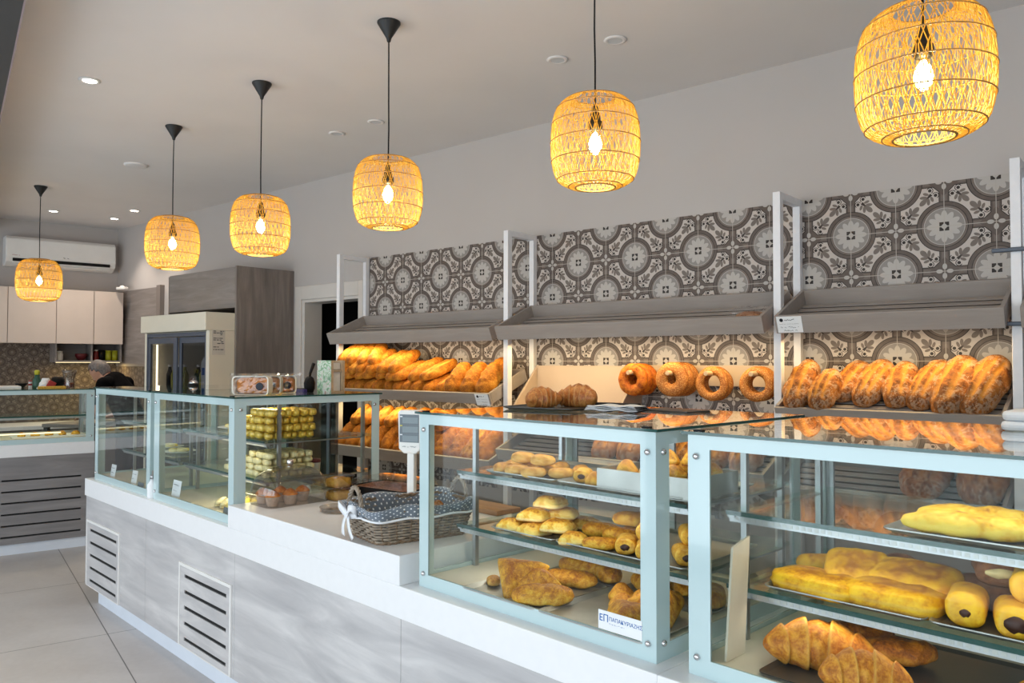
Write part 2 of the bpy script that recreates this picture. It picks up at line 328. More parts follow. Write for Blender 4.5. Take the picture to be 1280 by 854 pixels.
# ------------------------------------------------------------------ mesh building
class MB:
    def __init__(s): s.v = []; s.f = []; s.uv = None; s.attr = None; s.top = None
    def add(s, vs, fs):
        o = len(s.v); s.v += [tuple(p) for p in vs]; s.f += [tuple(i+o for i in f) for f in fs]; return s
    def box(s, x0, x1, y0, y1, z0, z1):
        return s.add([(x0, y0, z0), (x1, y0, z0), (x1, y1, z0), (x0, y1, z0), (x0, y0, z1), (x1, y0, z1), (x1, y1, z1), (x0, y1, z1)],
                     [(0, 3, 2, 1), (4, 5, 6, 7), (0, 1, 5, 4), (1, 2, 6, 5), (2, 3, 7, 6), (3, 0, 4, 7)])
    def xbox(s, mat, *a):
        k = MB().box(*a); return s.add([mat @ Vector(p) for p in k.v], k.f)
    def ring(s, x0, x1, z0, z1, l, r, b, t, y0, y1):
        """flat frame in the XZ plane"""
        s.box(x0, x0+l, y0, y1, z0, z1); s.box(x1-r, x1, y0, y1, z0, z1)
        s.box(x0+l, x1-r, y0, y1, z0, z0+b); s.box(x0+l, x1-r, y0, y1, z1-t, z1); return s
    def ringy(s, y0, y1, z0, z1, l, r, b, t, x0, x1):
        s.box(x0, x1, y0, y0+l, z0, z1); s.box(x0, x1, y1-r, y1, z0, z1)
        s.box(x0, x1, y0+l, y1-r, z0, z0+b); s.box(x0, x1, y0+l, y1-r, z1-t, z1); return s
    def lathe(s, prof, n=32, c=(0, 0, 0), cap=True, axis='Z', rot=None):
        vs = []; fs = []
        for r, z in prof:
            for k in range(n):
                a = 2*PI*k/n; p = Vector((r*math.cos(a), r*math.sin(a), z))
                if axis == 'Y': p = Vector((p.x, p.z, -p.y))
                if axis == 'X': p = Vector((p.z, p.x, p.y))
                vs.append(tuple(p+Vector(c)))
        for i in range(len(prof)-1):
            for k in range(n):
                k2 = (k+1) % n; fs.append((i*n+k, i*n+k2, (i+1)*n+k2, (i+1)*n+k))
        if cap:
            if prof[0][0] > 1e-6: fs.append(tuple(reversed(range(n))))
            if prof[-1][0] > 1e-6: fs.append(tuple((len(prof)-1)*n+k for k in range(n)))
        return s.add(vs, fs)
    def tube(s, pts, r, n=6, closed=False, cap=True):
        pts = [Vector(p) for p in pts]; N = len(pts); vs = []; fs = []
        rr = r if callable(r) else (lambda i: r)
        up = Vector((0, 0, 1)); prev = None
        for i, p in enumerate(pts):
            if closed: d = pts[(i+1) % N]-pts[i-1]
            else: d = pts[min(i+1, N-1)]-pts[max(i-1, 0)]
            if d.length < 1e-9: d = Vector((0, 0, 1))
            d.normalize()
            a = prev if prev is not None else (up if abs(d.z) < 0.95 else Vector((1, 0, 0)))
            x = a-d*a.dot(d)
            if x.length < 1e-6: x = Vector((1, 0, 0))-d*d.x
            x.normalize(); y = d.cross(x); prev = x
            for k in range(n):
                t = 2*PI*k/n; vs.append(tuple(p+x*(rr(i)*math.cos(t))+y*(rr(i)*math.sin(t))))
        for i in range(N if closed else N-1):
            j = (i+1) % N
            for k in range(n):
                k2 = (k+1) % n; fs.append((i*n+k, i*n+k2, j*n+k2, j*n+k))
        if cap and not closed:
            fs.append(tuple(reversed(range(n)))); fs.append(tuple((N-1)*n+k for k in range(n)))
        return s.add(vs, fs)
    def prism(s, poly, d0, d1, plane='XZ'):
        """polygon extruded: XZ along Y, XY along Z, YZ along X"""
        n = len(poly)
        m = {'XZ': lambda a, b, c: (a, c, b), 'XY': lambda a, b, c: (a, b, c), 'YZ': lambda a, b, c: (c, a, b)}[plane]
        vs = [m(a, b, d0) for a, b in poly]+[m(a, b, d1) for a, b in poly]
        fs = [tuple(range(n)), tuple(reversed(range(n, 2*n)))]
        for i in range(n):
            j = (i+1) % n; fs.append((i, i+n, j+n, j))
        return s.add(vs, fs)
    def mesh(s, name, smooth=False):
        me = bpy.data.meshes.new(name); me.from_pydata(s.v, [], s.f); me.update()
        bm = bmesh.new(); bm.from_mesh(me); bmesh.ops.recalc_face_normals(bm, faces=bm.faces); bm.to_mesh(me); bm.free()
        if s.attr:
            at = me.attributes.new('score', 'FLOAT', 'POINT')
            for i, x in enumerate(s.attr): at.data[i].value = x
        if s.top:
            at = me.attributes.new('baked', 'FLOAT', 'POINT')
            for i, x in enumerate(s.top): at.data[i].value = x
        if s.uv:
            ul = me.uv_layers.new(name='UVMap')
            for lp in me.loops: ul.data[lp.index].uv = s.uv[lp.vertex_index]
        if smooth: me.shade_smooth()
        return me
    def build(s, name, mat, parent=None, bevel=0.0, smooth=False, loc=None, rot=None):
        me = s.mesh(name, smooth); me.materials.append(mat)
        return link(name, me, parent, bevel, loc, rot)

def link(name, me, parent=None, bevel=0.0, loc=None, rot=None):
    o = bpy.data.objects.new(name, me); COL.objects.link(o)
    if parent is not None: o.parent = parent
    if loc is not None: o.location = loc
    if rot is not None: o.rotation_euler = rot
    if bevel:
        b = o.modifiers.new('soft_edges', 'BEVEL'); b.width = bevel; b.segments = 2; b.limit_method = 'ANGLE'; b.angle_limit = 0.7
    return o

def tag(o, label, cat, group=None, kind=None):
    if label: o['label'] = label
    if cat: o['category'] = cat
    if group: o['group'] = group
    if kind: o['kind'] = kind
    return o
def thing(name, label, cat, loc=(0, 0, 0), rot=(0, 0, 0), group=None):
    o = bpy.data.objects.new(name, None); o.empty_display_size = 0.05; COL.objects.link(o)
    o.location = loc; o.rotation_euler = rot if not isinstance(rot, (int, float)) else (0, 0, rot)
    return tag(o, label, cat, group)
def struct(name, mb, mat, parent=None, **kw):
    o = mb.build(name, mat, parent, **kw); o['kind'] = 'structure'; return o
def W(u, v, z):
    c, s = math.cos(CA), math.sin(CA)
    return (CO[0]+u*c-v*s, CO[1]+u*s+v*c, z)
def cthing(name, label, cat, u, v, z, rot=0.0, group=None):
    return thing(name, label, cat, W(u, v, z), (0, 0, CA+rot), group)
def copy_tree(o, label=None, group=None):
    c = o.copy(); COL.objects.link(c)
    if label: c['label'] = label
    if group: c['group'] = group
    for ch in list(o.children):
        k = ch.copy(); COL.objects.link(k); k.parent = c
        for g in list(ch.children):
            d = g.copy(); COL.objects.link(d); d.parent = k
    return c
def put(me, name, label, cat, M4, group=None, scale=None):
    """a one-mesh thing placed by a matrix; mesh data may be shared"""
    o = bpy.data.objects.new(name, me); COL.objects.link(o)
    o.matrix_world = M4 if scale is None else M4 @ Matrix.Diagonal((*scale, 1))
    return tag(o, label, cat, group)
def RZ(a): return Matrix.Rotation(a, 4, 'Z')
def RX(a): return Matrix.Rotation(a, 4, 'X')
def RY(a): return Matrix.Rotation(a, 4, 'Y')
def TR(*p): return Matrix.Translation(Vector(p))
def CM(u, v, z, rot=0.0): return TR(*W(u, v, z)) @ RZ(CA+rot)

def rrect(w, d, r, n=5):
    out = []
    for cx, cy, a0 in ((w/2-r, d/2-r, 0), (-w/2+r, d/2-r, PI/2), (-w/2+r, -d/2+r, PI), (w/2-r, -d/2+r, 1.5*PI)):
        for k in range(n+1):
            a = a0+PI/2*k/n; out.append((cx+r*math.cos(a), cy+r*math.sin(a)))
    return out

# ------------------------------------------------------------------ baked things
def fin(mb, name, mat, smooth=True):
    me = mb.mesh(name, smooth); me.materials.append(mat); return me
def nz(p, f, seed): return noise.noise(Vector(p)*f+Vector((seed*7.31, seed*3.7, seed*1.9)))

def loaf(name, L, Wd, Ht, mat, seed=0, cuts=3, cutmode='long', taper=0.55, bend=0.0, nu=44, nv=26, lump=0.05):
    """loaf along local Y, lying on z=0"""
    mb = MB(); at = []; tp = []
    for i in range(nu+1):
        t = i/nu; y = (t-0.5)*L
        e = abs(2*t-1); r = max(0.0, 1-e**(2.6 if taper < 0.5 else 2.1))**(0.5)
        cx = bend*(1-(2*t-1)**2)*L
        for k in range(nv):
            a = 2*PI*k/nv
            sx, sz = math.cos(a), math.sin(a)
            px = Wd/2*math.copysign(abs(sx)**0.9, sx)*r
            pz = Ht*(0.52*math.copysign(abs(sz)**(0.9 if sz > 0 else 0.55), sz))*max(r, 0.0)**0.8
            if sz < 0: pz *= 0.75
            g = 0.0
            if cuts and sz > 0.15:
                w = px/(Wd/2+1e-9)
                if cutmode == 'long':
                    for c in range(cuts):
                        c0 = (c+0.5)/cuts*1.5-0.75
                        q = abs(w-c0-0.14*math.sin(2.2*(t-0.5)+seed))
                        if 0.10 < t < 0.90: g = max(g, max(0, 1-q/0.15)*min(1, (min(t, 1-t)-0.10)*9))
                else:
                    for c in range(cuts):
                        c0 = (c+1)/(cuts+1); q = abs(t-c0+w*0.10)
                        g = max(g, max(0, 1-q/0.045)*max(0, 1-abs(w)**3))
            n = nz((px, y, pz), 22, seed)*lump*Ht+nz((px, y, pz), 60, seed+3)*lump*0.35*Ht
            k2 = 1+(n-g*0.12*Ht)/(Ht*0.5)
            mb.v.append((cx+px*k2, y, pz*k2+0.385*Ht)); at.append(min(1, g*1.25)); tp.append(min(1, max(0, sz*0.7+0.3*(2*t-1)**2)))
    for i in range(nu):
        for k in range(nv):
            k2 = (k+1) % nv; mb.f.append((i*nv+k, i*nv+k2, (i+1)*nv+k2, (i+1)*nv+k))
    mb.attr = at; mb.top = tp
    return fin(mb, name, mat)

def puff(name, R, Ht, mat, seed=0, top=2.4, side=0.55, nr=14, na=48, lump=0.06, layers=0, dimple=0.0, dome=1.0, score=None):
    """puffed pastry: footprint R(angle), domed top, bulging side, flat underside"""
    mb = MB(); at = []; tp = []
    rows = []
    for i in range(nr+1):
        q = i/nr; rows.append((q, Ht*(1-q**top*(1-side))*1.0))
    for k in range(1, 7): # the side
        a = k/6; rows.append((1+0.05*math.sin(PI*a), Ht*side*(1-a)))
    rows.append((0.5, 0.0)); rows.append((0.0, 0.0))
    for i, (q, z) in enumerate(rows):
        for k in range(na):
            a = 2*PI*k/na; r = R(a)*q; x, y = r*math.cos(a), r*math.sin(a)
            zz = z; s = 0.0
            if i <= nr:
                zz -= dimple*Ht*max(0, 1-(q/0.5)**2)
                zz += lump*Ht*(nz((x, y, 0), 24, seed)*1.0+nz((x, y, 0), 70, seed+2)*0.4)*(1 if i else 1)
                if score: s = score(x, y, q)
                zz -= s*0.06*Ht
            elif i <= nr+6:
                m = 1+0.02*nz((x, y, z), 40, seed)
                if layers: m += 0.022*math.sin(z/Ht*PI*2*layers+2*nz((x, y, 0), 9, seed))
                x *= m; y *= m; s = 0.5 if layers and math.sin(z/Ht*PI*2*layers) > 0.3 else 0.0
            mb.v.append((x, y, max(0.0, zz))); at.append(s); tp.append(max(0, 1-q*q*0.9) if i <= nr else (0.0 if i < nr+5 else 0.8))
    n = len(rows)
    for i in range(n-1):
        for k in range(na):
            k2 = (k+1) % na; mb.f.append((i*na+k, i*na+k2, (i+1)*na+k2, (i+1)*na+k))
    mb.attr = at; mb.top = tp
    return fin(mb, name, mat)
def R_sq(w, d, p=5): return lambda a: 1/((abs(math.cos(a))/(w/2))**p+(abs(math.sin(a))/(d/2))**p)**(1/p)
def R_oval(w, d, p=2.0): return R_sq(w, d, p)
def R_tri(s, p=9):
    def f(a):
        t = 0
        for k in range(3):
            t += max(0, math.cos(a-PI/2-2*PI*k/3)/(s*0.29))**p
        return 1/(t**(1/p)+1e-9) if t > 1e-12 else s*0.5
    return lambda a: min(f(a), s*0.60)

def croissant(name, span, r, mat, seed=0, curl=1.9, nu=64, nv=16, seg=9):
    mb = MB(); at = []
    R = span/2/math.sin(curl/2) if curl > 0.05 else 1e3
    for i in range(nu+1):
        t = i/nu; a = (t-0.5)*curl
        c = Vector((R*math.sin(a), R*math.cos(a)-R*math.cos(curl/2)*0.5-R*0.5, 0)); d = Vector((math.cos(a), -math.sin(a), 0)); nrm = Vector((d.y, -d.x, 0))
        env = max(0.0, math.sin(PI*min(1, max(0, t)))) ** 0.62
        s = (t*seg) % 1.0; step = 0.84+0.22*(s if t < 0.5 else 1-s)
        rr = r*(env*step*0.98+0.02)
        edge = 1.0 if (s > 0.86 if t < 0.5 else s < 0.14) else 0.0
        for k in range(nv):
            b = 2*PI*k/nv; x, z = math.cos(b)*rr, math.sin(b)*rr*0.92
            n = 1+0.04*nz((t*3, x*30, z*30), 2, seed)
            p = c+nrm*x*n+Vector((0, 0, max(z*n, -0.6*r)+0.6*r))
            mb.v.append(tuple(p)); at.append(edge*0.9)
    for i in range(nu):
        for k in range(nv):
            k2 = (k+1) % nv; mb.f.append((i*nv+k, i*nv+k2, (i+1)*nv+k2, (i+1)*nv+k))
    mb.f.append(tuple(range(nv))); mb.f.append(tuple(nu*nv+k for k in reversed(range(nv))))
    mb.attr = at
    return fin(mb, name, mat)

def roll_body(name, L, w, h, mat, seed=0, nu=18, nv=24):
    """filled roll along Y, open blunt end faces -Y"""
    mb = MB(); at = []
    for i in range(nu+1):
        t = i/nu; y = (t-0.5)*L
        e = 1.0
        if t < 0.10: e = 0.80+0.20*math.sin(t/0.10*PI/2)
        if t > 0.90: e = 0.80+0.20*math.sin((1-t)/0.10*PI/2)
        for k in range(nv):
            a = 2*PI*k/nv; cx, cz = math.cos(a), math.sin(a)
            x = w/2*math.copysign(abs(cx)**0.75, cx)*e; z = h/2*math.copysign(abs(cz)**0.8, cz)*e
            n = 1+0.06*nz((x, y, z), 30, seed)+0.02*nz((x, y, z), 90, seed)
            mb.v.append((x*n, y, z*n+h/2)); at.append(0.4 if abs(math.sin(y*260+x*40)) > 0.9 else 0)
    for i in range(nu):
        for k in range(nv):
            k2 = (k+1) % nv; mb.f.append((i*nv+k, i*nv+k2, (i+1)*nv+k2, (i+1)*nv+k))
    mb.f.append(tuple(range(nv))); mb.f.append(tuple(nu*nv+k for k in reversed(range(nv))))
    mb.attr = at
    return fin(mb, name, mat)
def fill_disc(name, w, h, y, zc, mat, seed=0):
    mb = MB(); n = 18; vs = [(0, y-0.004, zc)]
    for k in range(n):
        a = 2*PI*k/n; m = 1+0.25*nz((math.cos(a), math.sin(a), seed), 2, seed)
        vs.append((w/2*m*math.cos(a), y-0.001, zc+h/2*m*math.sin(a)))
    for k in range(n):
        a = 2*PI*k/n; vs.append((w/2*math.cos(a), y+0.012, zc+h/2*math.sin(a)))
    fs = [(0, 1+k, 1+(k+1) % n) for k in range(n)]+[(1+k, 1+n+k, 1+n+(k+1) % n, 1+(k+1) % n) for k in range(n)]
    mb.add(vs, fs); return fin(mb, name, mat)
def torus(name, R, r, mat, seed=0, squash=1.0, nu=56, nv=18, lump=0.05):
    mb = MB()
    for i in range(nu):
        a = 2*PI*i/nu; rr = r*(1+lump*nz((math.cos(a), math.sin(a), 0), 2.2, seed)); Rr = R*(1+0.04*nz((math.cos(a), math.sin(a), 3), 1.1, seed))
        for k in range(nv):
            b = 2*PI*k/nv; q = Rr+rr*math.cos(b)
            mb.v.append((q*math.cos(a), rr*math.sin(b)*squash, q*math.sin(a)))   # ring stands in the XZ plane
    for i in range(nu):
        j = (i+1) % nu
        for k in range(nv):
            k2 = (k+1) % nv; mb.f.append((i*nv+k, i*nv+k2, j*nv+k2, j*nv+k))
    return fin(mb, name, mat)
def text_mesh(name, body, size, mat, parent, loc, rot, extrude=0.0004):
    cu = bpy.data.curves.new(name, 'FONT'); cu.body = body; cu.size = size; cu.extrude = extrude
    cu.align_x = 'LEFT'; cu.resolution_u = 3
    tmp = bpy.data.objects.new(name, cu); COL.objects.link(tmp)
    dg = bpy.context.evaluated_depsgraph_get(); me = bpy.data.meshes.new_from_object(tmp.evaluated_get(dg))
    bpy.data.objects.remove(tmp); me.materials.clear(); me.materials.append(mat)
    return link(name, me, parent, 0, loc, rot)
def scribble(rows, w, mat, name, parent, loc, rot, h=0.004, seed=1, thick=0.0005):
    """rows of illegible handwriting: (z, x0, x1, height)"""
    rnd = random.Random(seed); mb = MB()
    for z, x0, x1, hh in rows:
        x = x0; pts = []
        while x < x1:
            pts.append((x, 0, z+rnd.uniform(-hh/2, hh/2))); x += rnd.uniform(0.25, 0.6)*hh
            if rnd.random() < 0.14 and len(pts) > 2:
                mb.tube(pts, thick, 4); pts = []; x += hh*0.8
        if len(pts) > 1: mb.tube(pts, thick, 4)
    return mb.build(name, mat, parent, loc=loc, rot=rot)
# ------------------------------------------------------------------ the room
KA = math.atan2(1.5, 0.25)
def K4(x, y, z, r=0.0): return TR(-9.4, 3.5, 0) @ RZ(KA) @ TR(x, y, z) @ RZ(r)
def kthing(name, label, cat, x, y, z, r=0.0, group=None):
    p = (K4(x, y, z)).translation; return thing(name, label, cat, p, (0, 0, KA+r), group)
FA = math.radians(-13.9)
xl = lambda y: -9.4+(y-3.5)*0.25/1.5
room = [(xl(-1.5), -1.5), (2.7, -1.5), (2.7, WY), (xl(WY), WY)]
mb = MB(); c, s = math.cos(-FA), math.sin(-FA)
mb.prism([((x+5.93)*c-(y-2.25)*s, (x+5.93)*s+(y-2.25)*c) for x, y in room], -0.08, 0.0, 'XY')
struct('floor', mb, M['floor'], loc=(-5.93, 2.25, 0), rot=(0, 0, FA))
struct('ceiling', MB().prism(room, CEIL, CEIL+0.1, 'XY'), M['ceiling'])
# door opening in the wall behind the shelves
DX0, DX1, DZ = -5.66, -4.925, 2.055
mb = MB(); mb.box(xl(WY), DX0, WY, WY+0.12, 0, CEIL); mb.box(DX1, 2.7, WY, WY+0.12, 0, CEIL); mb.box(DX0, DX1, WY, WY+0.12, DZ, CEIL)
struct('wall_back', mb, M['wall'])
mb = MB(); mb.box(-7.6, 0.46, 0, 0.1, 0, CEIL)
o = struct('wall_left', mb, M['wall']); o.matrix_world = K4(0, 0, 0)
struct('wall_right', MB().box(2.7, 2.8, -1.5, WY, 0, CEIL), M['wall'])
# shop front behind the viewer: posts and a lintel round large openings
mb = MB(); mb.box(-10.25, 2.7, -1.62, -1.5, 2.52, CEIL); mb.box(-10.25, 2.7, -1.62, -1.5, 0, 0.12)
for x in (-10.25, -7.2, -3.9, -0.6, 2.58): mb.box(x, x+0.12, -1.62, -1.5, 0.12, 2.52)
struct('wall_front', mb, M['greyframe'])
for i, (a, b) in enumerate(((-10.13, -7.2), (-7.08, -3.9), (-3.78, -0.6), (-0.48, 2.58))):
    struct('window_%d' % (i+1), MB().box(a, b, -1.57, -1.558, 0.12, 2.52), M['glass'])
# dark bulkhead that shows in the corner of the view
n = Vector((math.sin(-FA), math.cos(-FA))); t = Vector((n.y, -n.x))
def bulk(a0, a1, z0, z1):
    P = [n*a+t*b for a, b in ((a0, -9.9), (a0, 2.3), (a1, 2.3), (a1, -9.9))]
    return MB().prism([(p.x, p.y) for p in P], z0, z1, 'XY')
struct('trim_1', bulk(-0.06, 0.205, 2.90, CEIL-0.001), M['beam'])
struct('trim_2', bulk(0.205, 0.212, 2.90, CEIL-0.001), M['beamedge'])
# door
d1 = thing('door_1', None, None, (0, 0, 0)); d1['kind'] = 'structure'
mb = MB(); mb.box(DX0-0.115, DX0-0.03, WY-0.022, WY+0.01, 0, DZ+0.135); mb.box(DX1, DX1+0.055, WY-0.022, WY+0.01, 0, DZ+0.135); mb.box(DX0-0.03, DX1, WY-0.022, WY+0.01, DZ+0.02, DZ+0.135)
struct('door_frame', mb, M['trim'], d1, bevel=0.004)
mb = MB(); mb.box(DX0-0.03, DX0+0.005, WY-0.008, WY+0.17, 0, DZ+0.02); mb.box(DX0+0.005, DX1, WY-0.008, WY+0.17, DZ-0.005, DZ+0.02); mb.box(DX1-0.012, DX1, WY-0.002, WY+0.17, 0, DZ)
struct('door_jamb', mb, M['trim'], d1, bevel=0.003)
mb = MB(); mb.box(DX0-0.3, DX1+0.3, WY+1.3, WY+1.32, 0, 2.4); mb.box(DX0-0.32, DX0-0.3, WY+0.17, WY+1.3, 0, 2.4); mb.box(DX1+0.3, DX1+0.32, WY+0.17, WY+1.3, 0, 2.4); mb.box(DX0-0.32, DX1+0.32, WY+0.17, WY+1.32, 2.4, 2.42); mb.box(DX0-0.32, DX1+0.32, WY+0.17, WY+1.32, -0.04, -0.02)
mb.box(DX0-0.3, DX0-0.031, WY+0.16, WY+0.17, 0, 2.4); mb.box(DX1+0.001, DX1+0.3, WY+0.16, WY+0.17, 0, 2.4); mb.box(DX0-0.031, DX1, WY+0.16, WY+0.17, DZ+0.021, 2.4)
struct('door_recess', mb, M['dark'], d1)  # black walls paint the darkness of the unlit room beyond
# patterned tile wall
struct('trim_3', MB().box(-4.79, 1.6, WY-0.012, WY, 0.72, 2.357), M['tile'])
struct('trim_4', MB().box(-7.6, 0.42, -0.012, 0.0, 0.9, 1.76), M['ktile']).matrix_world = K4(0, 0, 0)
struct('trim_5', MB().box(-9.30, -7.05, WY-0.012, WY, 0.9, 1.50), M['ktilex'])
struct('trim_6', MB().box(-9.25, -8.26, WY-0.022, WY, 1.50, 2.345), M['tallwoodx'])
struct('trim_7', MB().box(-8.26, -8.18, WY-0.05, WY, 0.0, 2.36), M['tallwood'])

# ------------------------------------------------------------------ ceiling lights
def downlight(x, y, on, label, r=0.045):
    t = thing('ceiling_downlight', label, 'ceiling light', (x, y, CEIL), 0, 'recessed ceiling downlights')
    MB().lathe([(r*0.78, -0.001), (r*1.18, -0.001), (r*1.22, -0.004), (r*0.92, -0.009), (r*0.78, -0.006)], 28, cap=False).build('bezel', M['white'] if on else M['ceiling'], t, smooth=True)
    MB().lathe([(r*0.80, -0.0055), (r*0.5, -0.004), (0.0, -0.0035)], 24, cap=False).build('lens', M['spot'] if on else M['spotoff'], t, smooth=True)
    if on:
        li = bpy.data.lights.new('downlight_beam', 'SPOT'); li.energy = 38; li.color = (1.0, 0.86, 0.72); li.spot_size = 1.7; li.spot_blend = 0.7; li.shadow_soft_size = 0.05
        lo = bpy.data.objects.new('downlight_beam', li); COL.objects.link(lo); lo.location = (x, y, CEIL-0.02)
for x, y, on, lab in ((-4.473, 1.716, 1, 'lit downlight alone in the ceiling over the shop floor, nearest the dark bulkhead'),
                      (-8.646, 2.995, 1, 'lit downlight in the ceiling just right of the farthest pendant'),
                      (-8.611, 3.573, 1, 'lit downlight in the far ceiling corner, lower of the close pair'),
                      (-8.001, 3.513, 1, 'lit downlight in the far ceiling corner, upper of the close pair'),
                      (-2.373, 3.119, 0, 'unlit downlight left of the plain cord of the pendant over the middle case'),
                      (-2.02, 3.103, 0, 'unlit downlight right of the plain cord of the pendant over the middle case'),
                      (-3.868, 3.193, 0, 'unlit downlight beside the cord of the third pendant from the right'),
                      (-4.264, 3.188, 0, 'unlit downlight farther left of the cord of the third pendant from the right')):
    downlight(x, y, on, lab)
t = thing('smoke_detector', 'flat round cover plate on the ceiling near the third pendant from the far end', 'smoke detector', (-6.135, 2.701, CEIL))
MB().lathe([(0.085, 0), (0.085, -0.008), (0.07, -0.012), (0, -0.012)], 28, cap=False).build('cover', M['ceiling'], t, smooth=True)

# ------------------------------------------------------------------ rattan pendants
def cat(pts, n):
    out = []
    for i in range(n+1):
        u = i/n*(len(pts)-1); k = min(int(u), len(pts)-2); f = u-k
        p0, p1, p2, p3 = pts[max(k-1, 0)], pts[k], pts[k+1], pts[min(k+2, len(pts)-1)]
        out.append(tuple(0.5*((2*b)+(-a+c_)*f+(2*a-5*b+4*c_-d_)*f*f+(-a+3*b-3*c_+d_)*f**3) for a, b, c_, d_ in zip(p0, p1, p2, p3)))
    return out
PROF = cat([(0.43, -1.02), (0.66, -0.97), (0.88, -0.80), (0.985, -0.40), (1.0, 0.0), (0.975, 0.38), (0.89, 0.72), (0.70, 0.95), (0.44, 1.03)], 22)
def shade_mesh():
    R = 0.155; mb = MB(); rnd = random.Random(4)
    for sgn in (-1, 1):
        for k in range(74):
            a0 = 2*PI*(k+0.5*(sgn > 0)+rnd.uniform(-0.10, 0.10))/74; tw = 0.070+rnd.uniform(-0.012, 0.012)
            # each cane zigzags from hoop to hoop
            zig = lambda i: sgn*tw*(2*abs(((i/2.9+0.25*(k % 2)) % 2)-1)-1)
            mb.tube([((r*R+0.0012*sgn)*math.cos(a0+zig(i)), (r*R+0.0012*sgn)*math.sin(a0+zig(i)), z*R) for i, (r, z) in enumerate(PROF)], 0.00125, 4, cap=False)
    return fin(mb, 'cane_shade', M['rattan'], False)
def rings_mesh():
    R = 0.155; mb = MB()
    for i in (0, 2, 5, 8, 11, 14, 17, 20, 22):
        r, z = PROF[i]; q = 0.0032 if i in (0, 22) else 0.0019
        mb.tube([((r*R+0.003)*math.cos(2*PI*k/48), (r*R+0.003)*math.sin(2*PI*k/48), z*R) for k in range(48)], q, 5, closed=True)
    return fin(mb, 'cane_rings', M['rattanring'], True)
SH, RG = shade_mesh(), rings_mesh()
SK = fin(MB().lathe([(0.004, 0.075), (0.010, 0.072), (0.013, 0.055), (0.017, 0.045), (0.019, 0.02), (0.024, 0.018), (0.026, 0.0), (0.020, -0.012), (0.0, -0.012)], 24, cap=False), 'lamp_socket', M['blackmetal'])
BU = fin(MB().lathe([(0.010, 0.0), (0.013, -0.012), (0.026, -0.035), (0.031, -0.058), (0.026, -0.080), (0.012, -0.092), (0.0, -0.094)], 24, cap=False), 'bulb', M['bulbglass'])
FI = fin(MB().lathe([(0.005, -0.014), (0.017, -0.032), (0.024, -0.056), (0.018, -0.078), (0.0, -0.087)], 16, cap=False), 'filament', M['filament'])
CN = fin(MB().lathe([(0.0, 0.0), (0.052, 0.0), (0.052, -0.006), (0.012, -0.072), (0.008, -0.088), (0.004, -0.09)], 32, cap=False), 'ceiling_cone', M['blackmetal'], False)
LG = 'rattan pendant lamps hung in a row over the counter'
PEND = [(-0.500, 2.200, 2.288, 1.04, 'nearest and largest woven rattan pendant, above the right display case by the cropped white post'),
        (-1.548, 2.250, 2.312, 0.985, 'woven rattan pendant above the middle display case, second from the right'),
        (-2.688, 2.289, 2.300, 0.98, 'woven rattan pendant with its black cone nearest the picture top, above the wicker basket'),
        (-3.807, 2.346, 2.288, 1.0, 'woven rattan pendant in front of the tall grey cupboard, third from the far end'),
        (-4.943, 2.414, 2.312, 1.05, 'woven rattan pendant above the refrigerator, second from the far end'),
        (-7.525, 2.502, 2.252, 1.13, 'farthest and smallest-looking rattan pendant, in front of the air conditioner')]
for x, y, z, k, lab in PEND:
    t = thing('pendant_lamp', lab, 'pendant lamp', (x, y, CEIL), random.uniform(0, 6), LG)
    link('canopy', CN, t)
    top = z-CEIL+0.055+0.07
    MB().tube([(0, 0, -0.085), (0.002, 0.001, (top-0.085)*0.5), (-0.001, 0.002, top*0.75), (0, 0, top)], 0.0032, 8).build('cord', M['black'], t)
    s_ = link('shade', SH, t, 0, (0, 0, z-CEIL)); s_.scale = (k, k, k)
    r_ = link('shade_rings', RG, t, 0, (0, 0, z-CEIL)); r_.scale = (k, k, k)
    link('socket', SK, t, 0, (0, 0, z-CEIL+0.055)); b_ = link('bulb', BU, t, 0, (0, 0, z-CEIL+0.050)); link('filament', FI, b_)
    li = bpy.data.lights.new('bulb_glow', 'POINT'); li.energy = LAMP_W; li.color = (1.0, 0.87, 0.62); li.shadow_soft_size = 0.03
    lo = bpy.data.objects.new('bulb_glow', li); COL.objects.link(lo); lo.location = (x, y, z-0.005-0.05)

# ------------------------------------------------------------------ kitchen end
t = kthing('air_conditioner', 'white split air conditioner on the far wall above the cabinets', 'air conditioner', -0.70, 0, 2.555)
pr = [(0, 0), (0, 0.315), (-0.165, 0.315), (-0.205, 0.285), (-0.21, 0.10), (-0.185, 0.045), (-0.10, 0.005)]
MB().prism(pr, 0.0, 1.055, 'YZ').build('body', M['white'], t, bevel=0.012)
MB().xbox(TR(0.53, -0.196, 0.068) @ RX(-0.45), -0.465, 0.465, -0.012, 0.006, -0.018, 0.018).build('outlet_slot', M['black'], t)
MB().xbox(TR(0.53, -0.172, 0.030) @ RX(-0.75), -0.465, 0.465, -0.006, 0.002, -0.020, 0.014).build('louvre', M['white'], t)
scribble([(0, 0, 0.075, 0.014)], 0.075, M['ink'], 'logo_mark', t, (0.53, -0.2115, 0.115), (0, 0, 0), seed=5, thick=0.002)
scribble([(0, 0, 0.07, 0.008)], 0.07, M['red'], 'logo_mark', t, (0.06, -0.2115, 0.112), (0, 0, 0), seed=6, thick=0.0014)
edges = [-1.60, -1.13, -0.689, -0.25, 0.11, 0.405]
labs = ['matt beige wall cabinet partly out of frame at the far left', 'matt beige wall cabinet, second from the left edge', 'matt beige wall cabinet behind the farthest pendant',
        'matt beige wall cabinet above the first open niche', 'matt beige wall cabinet above the niche with yellow tins, by the corner']
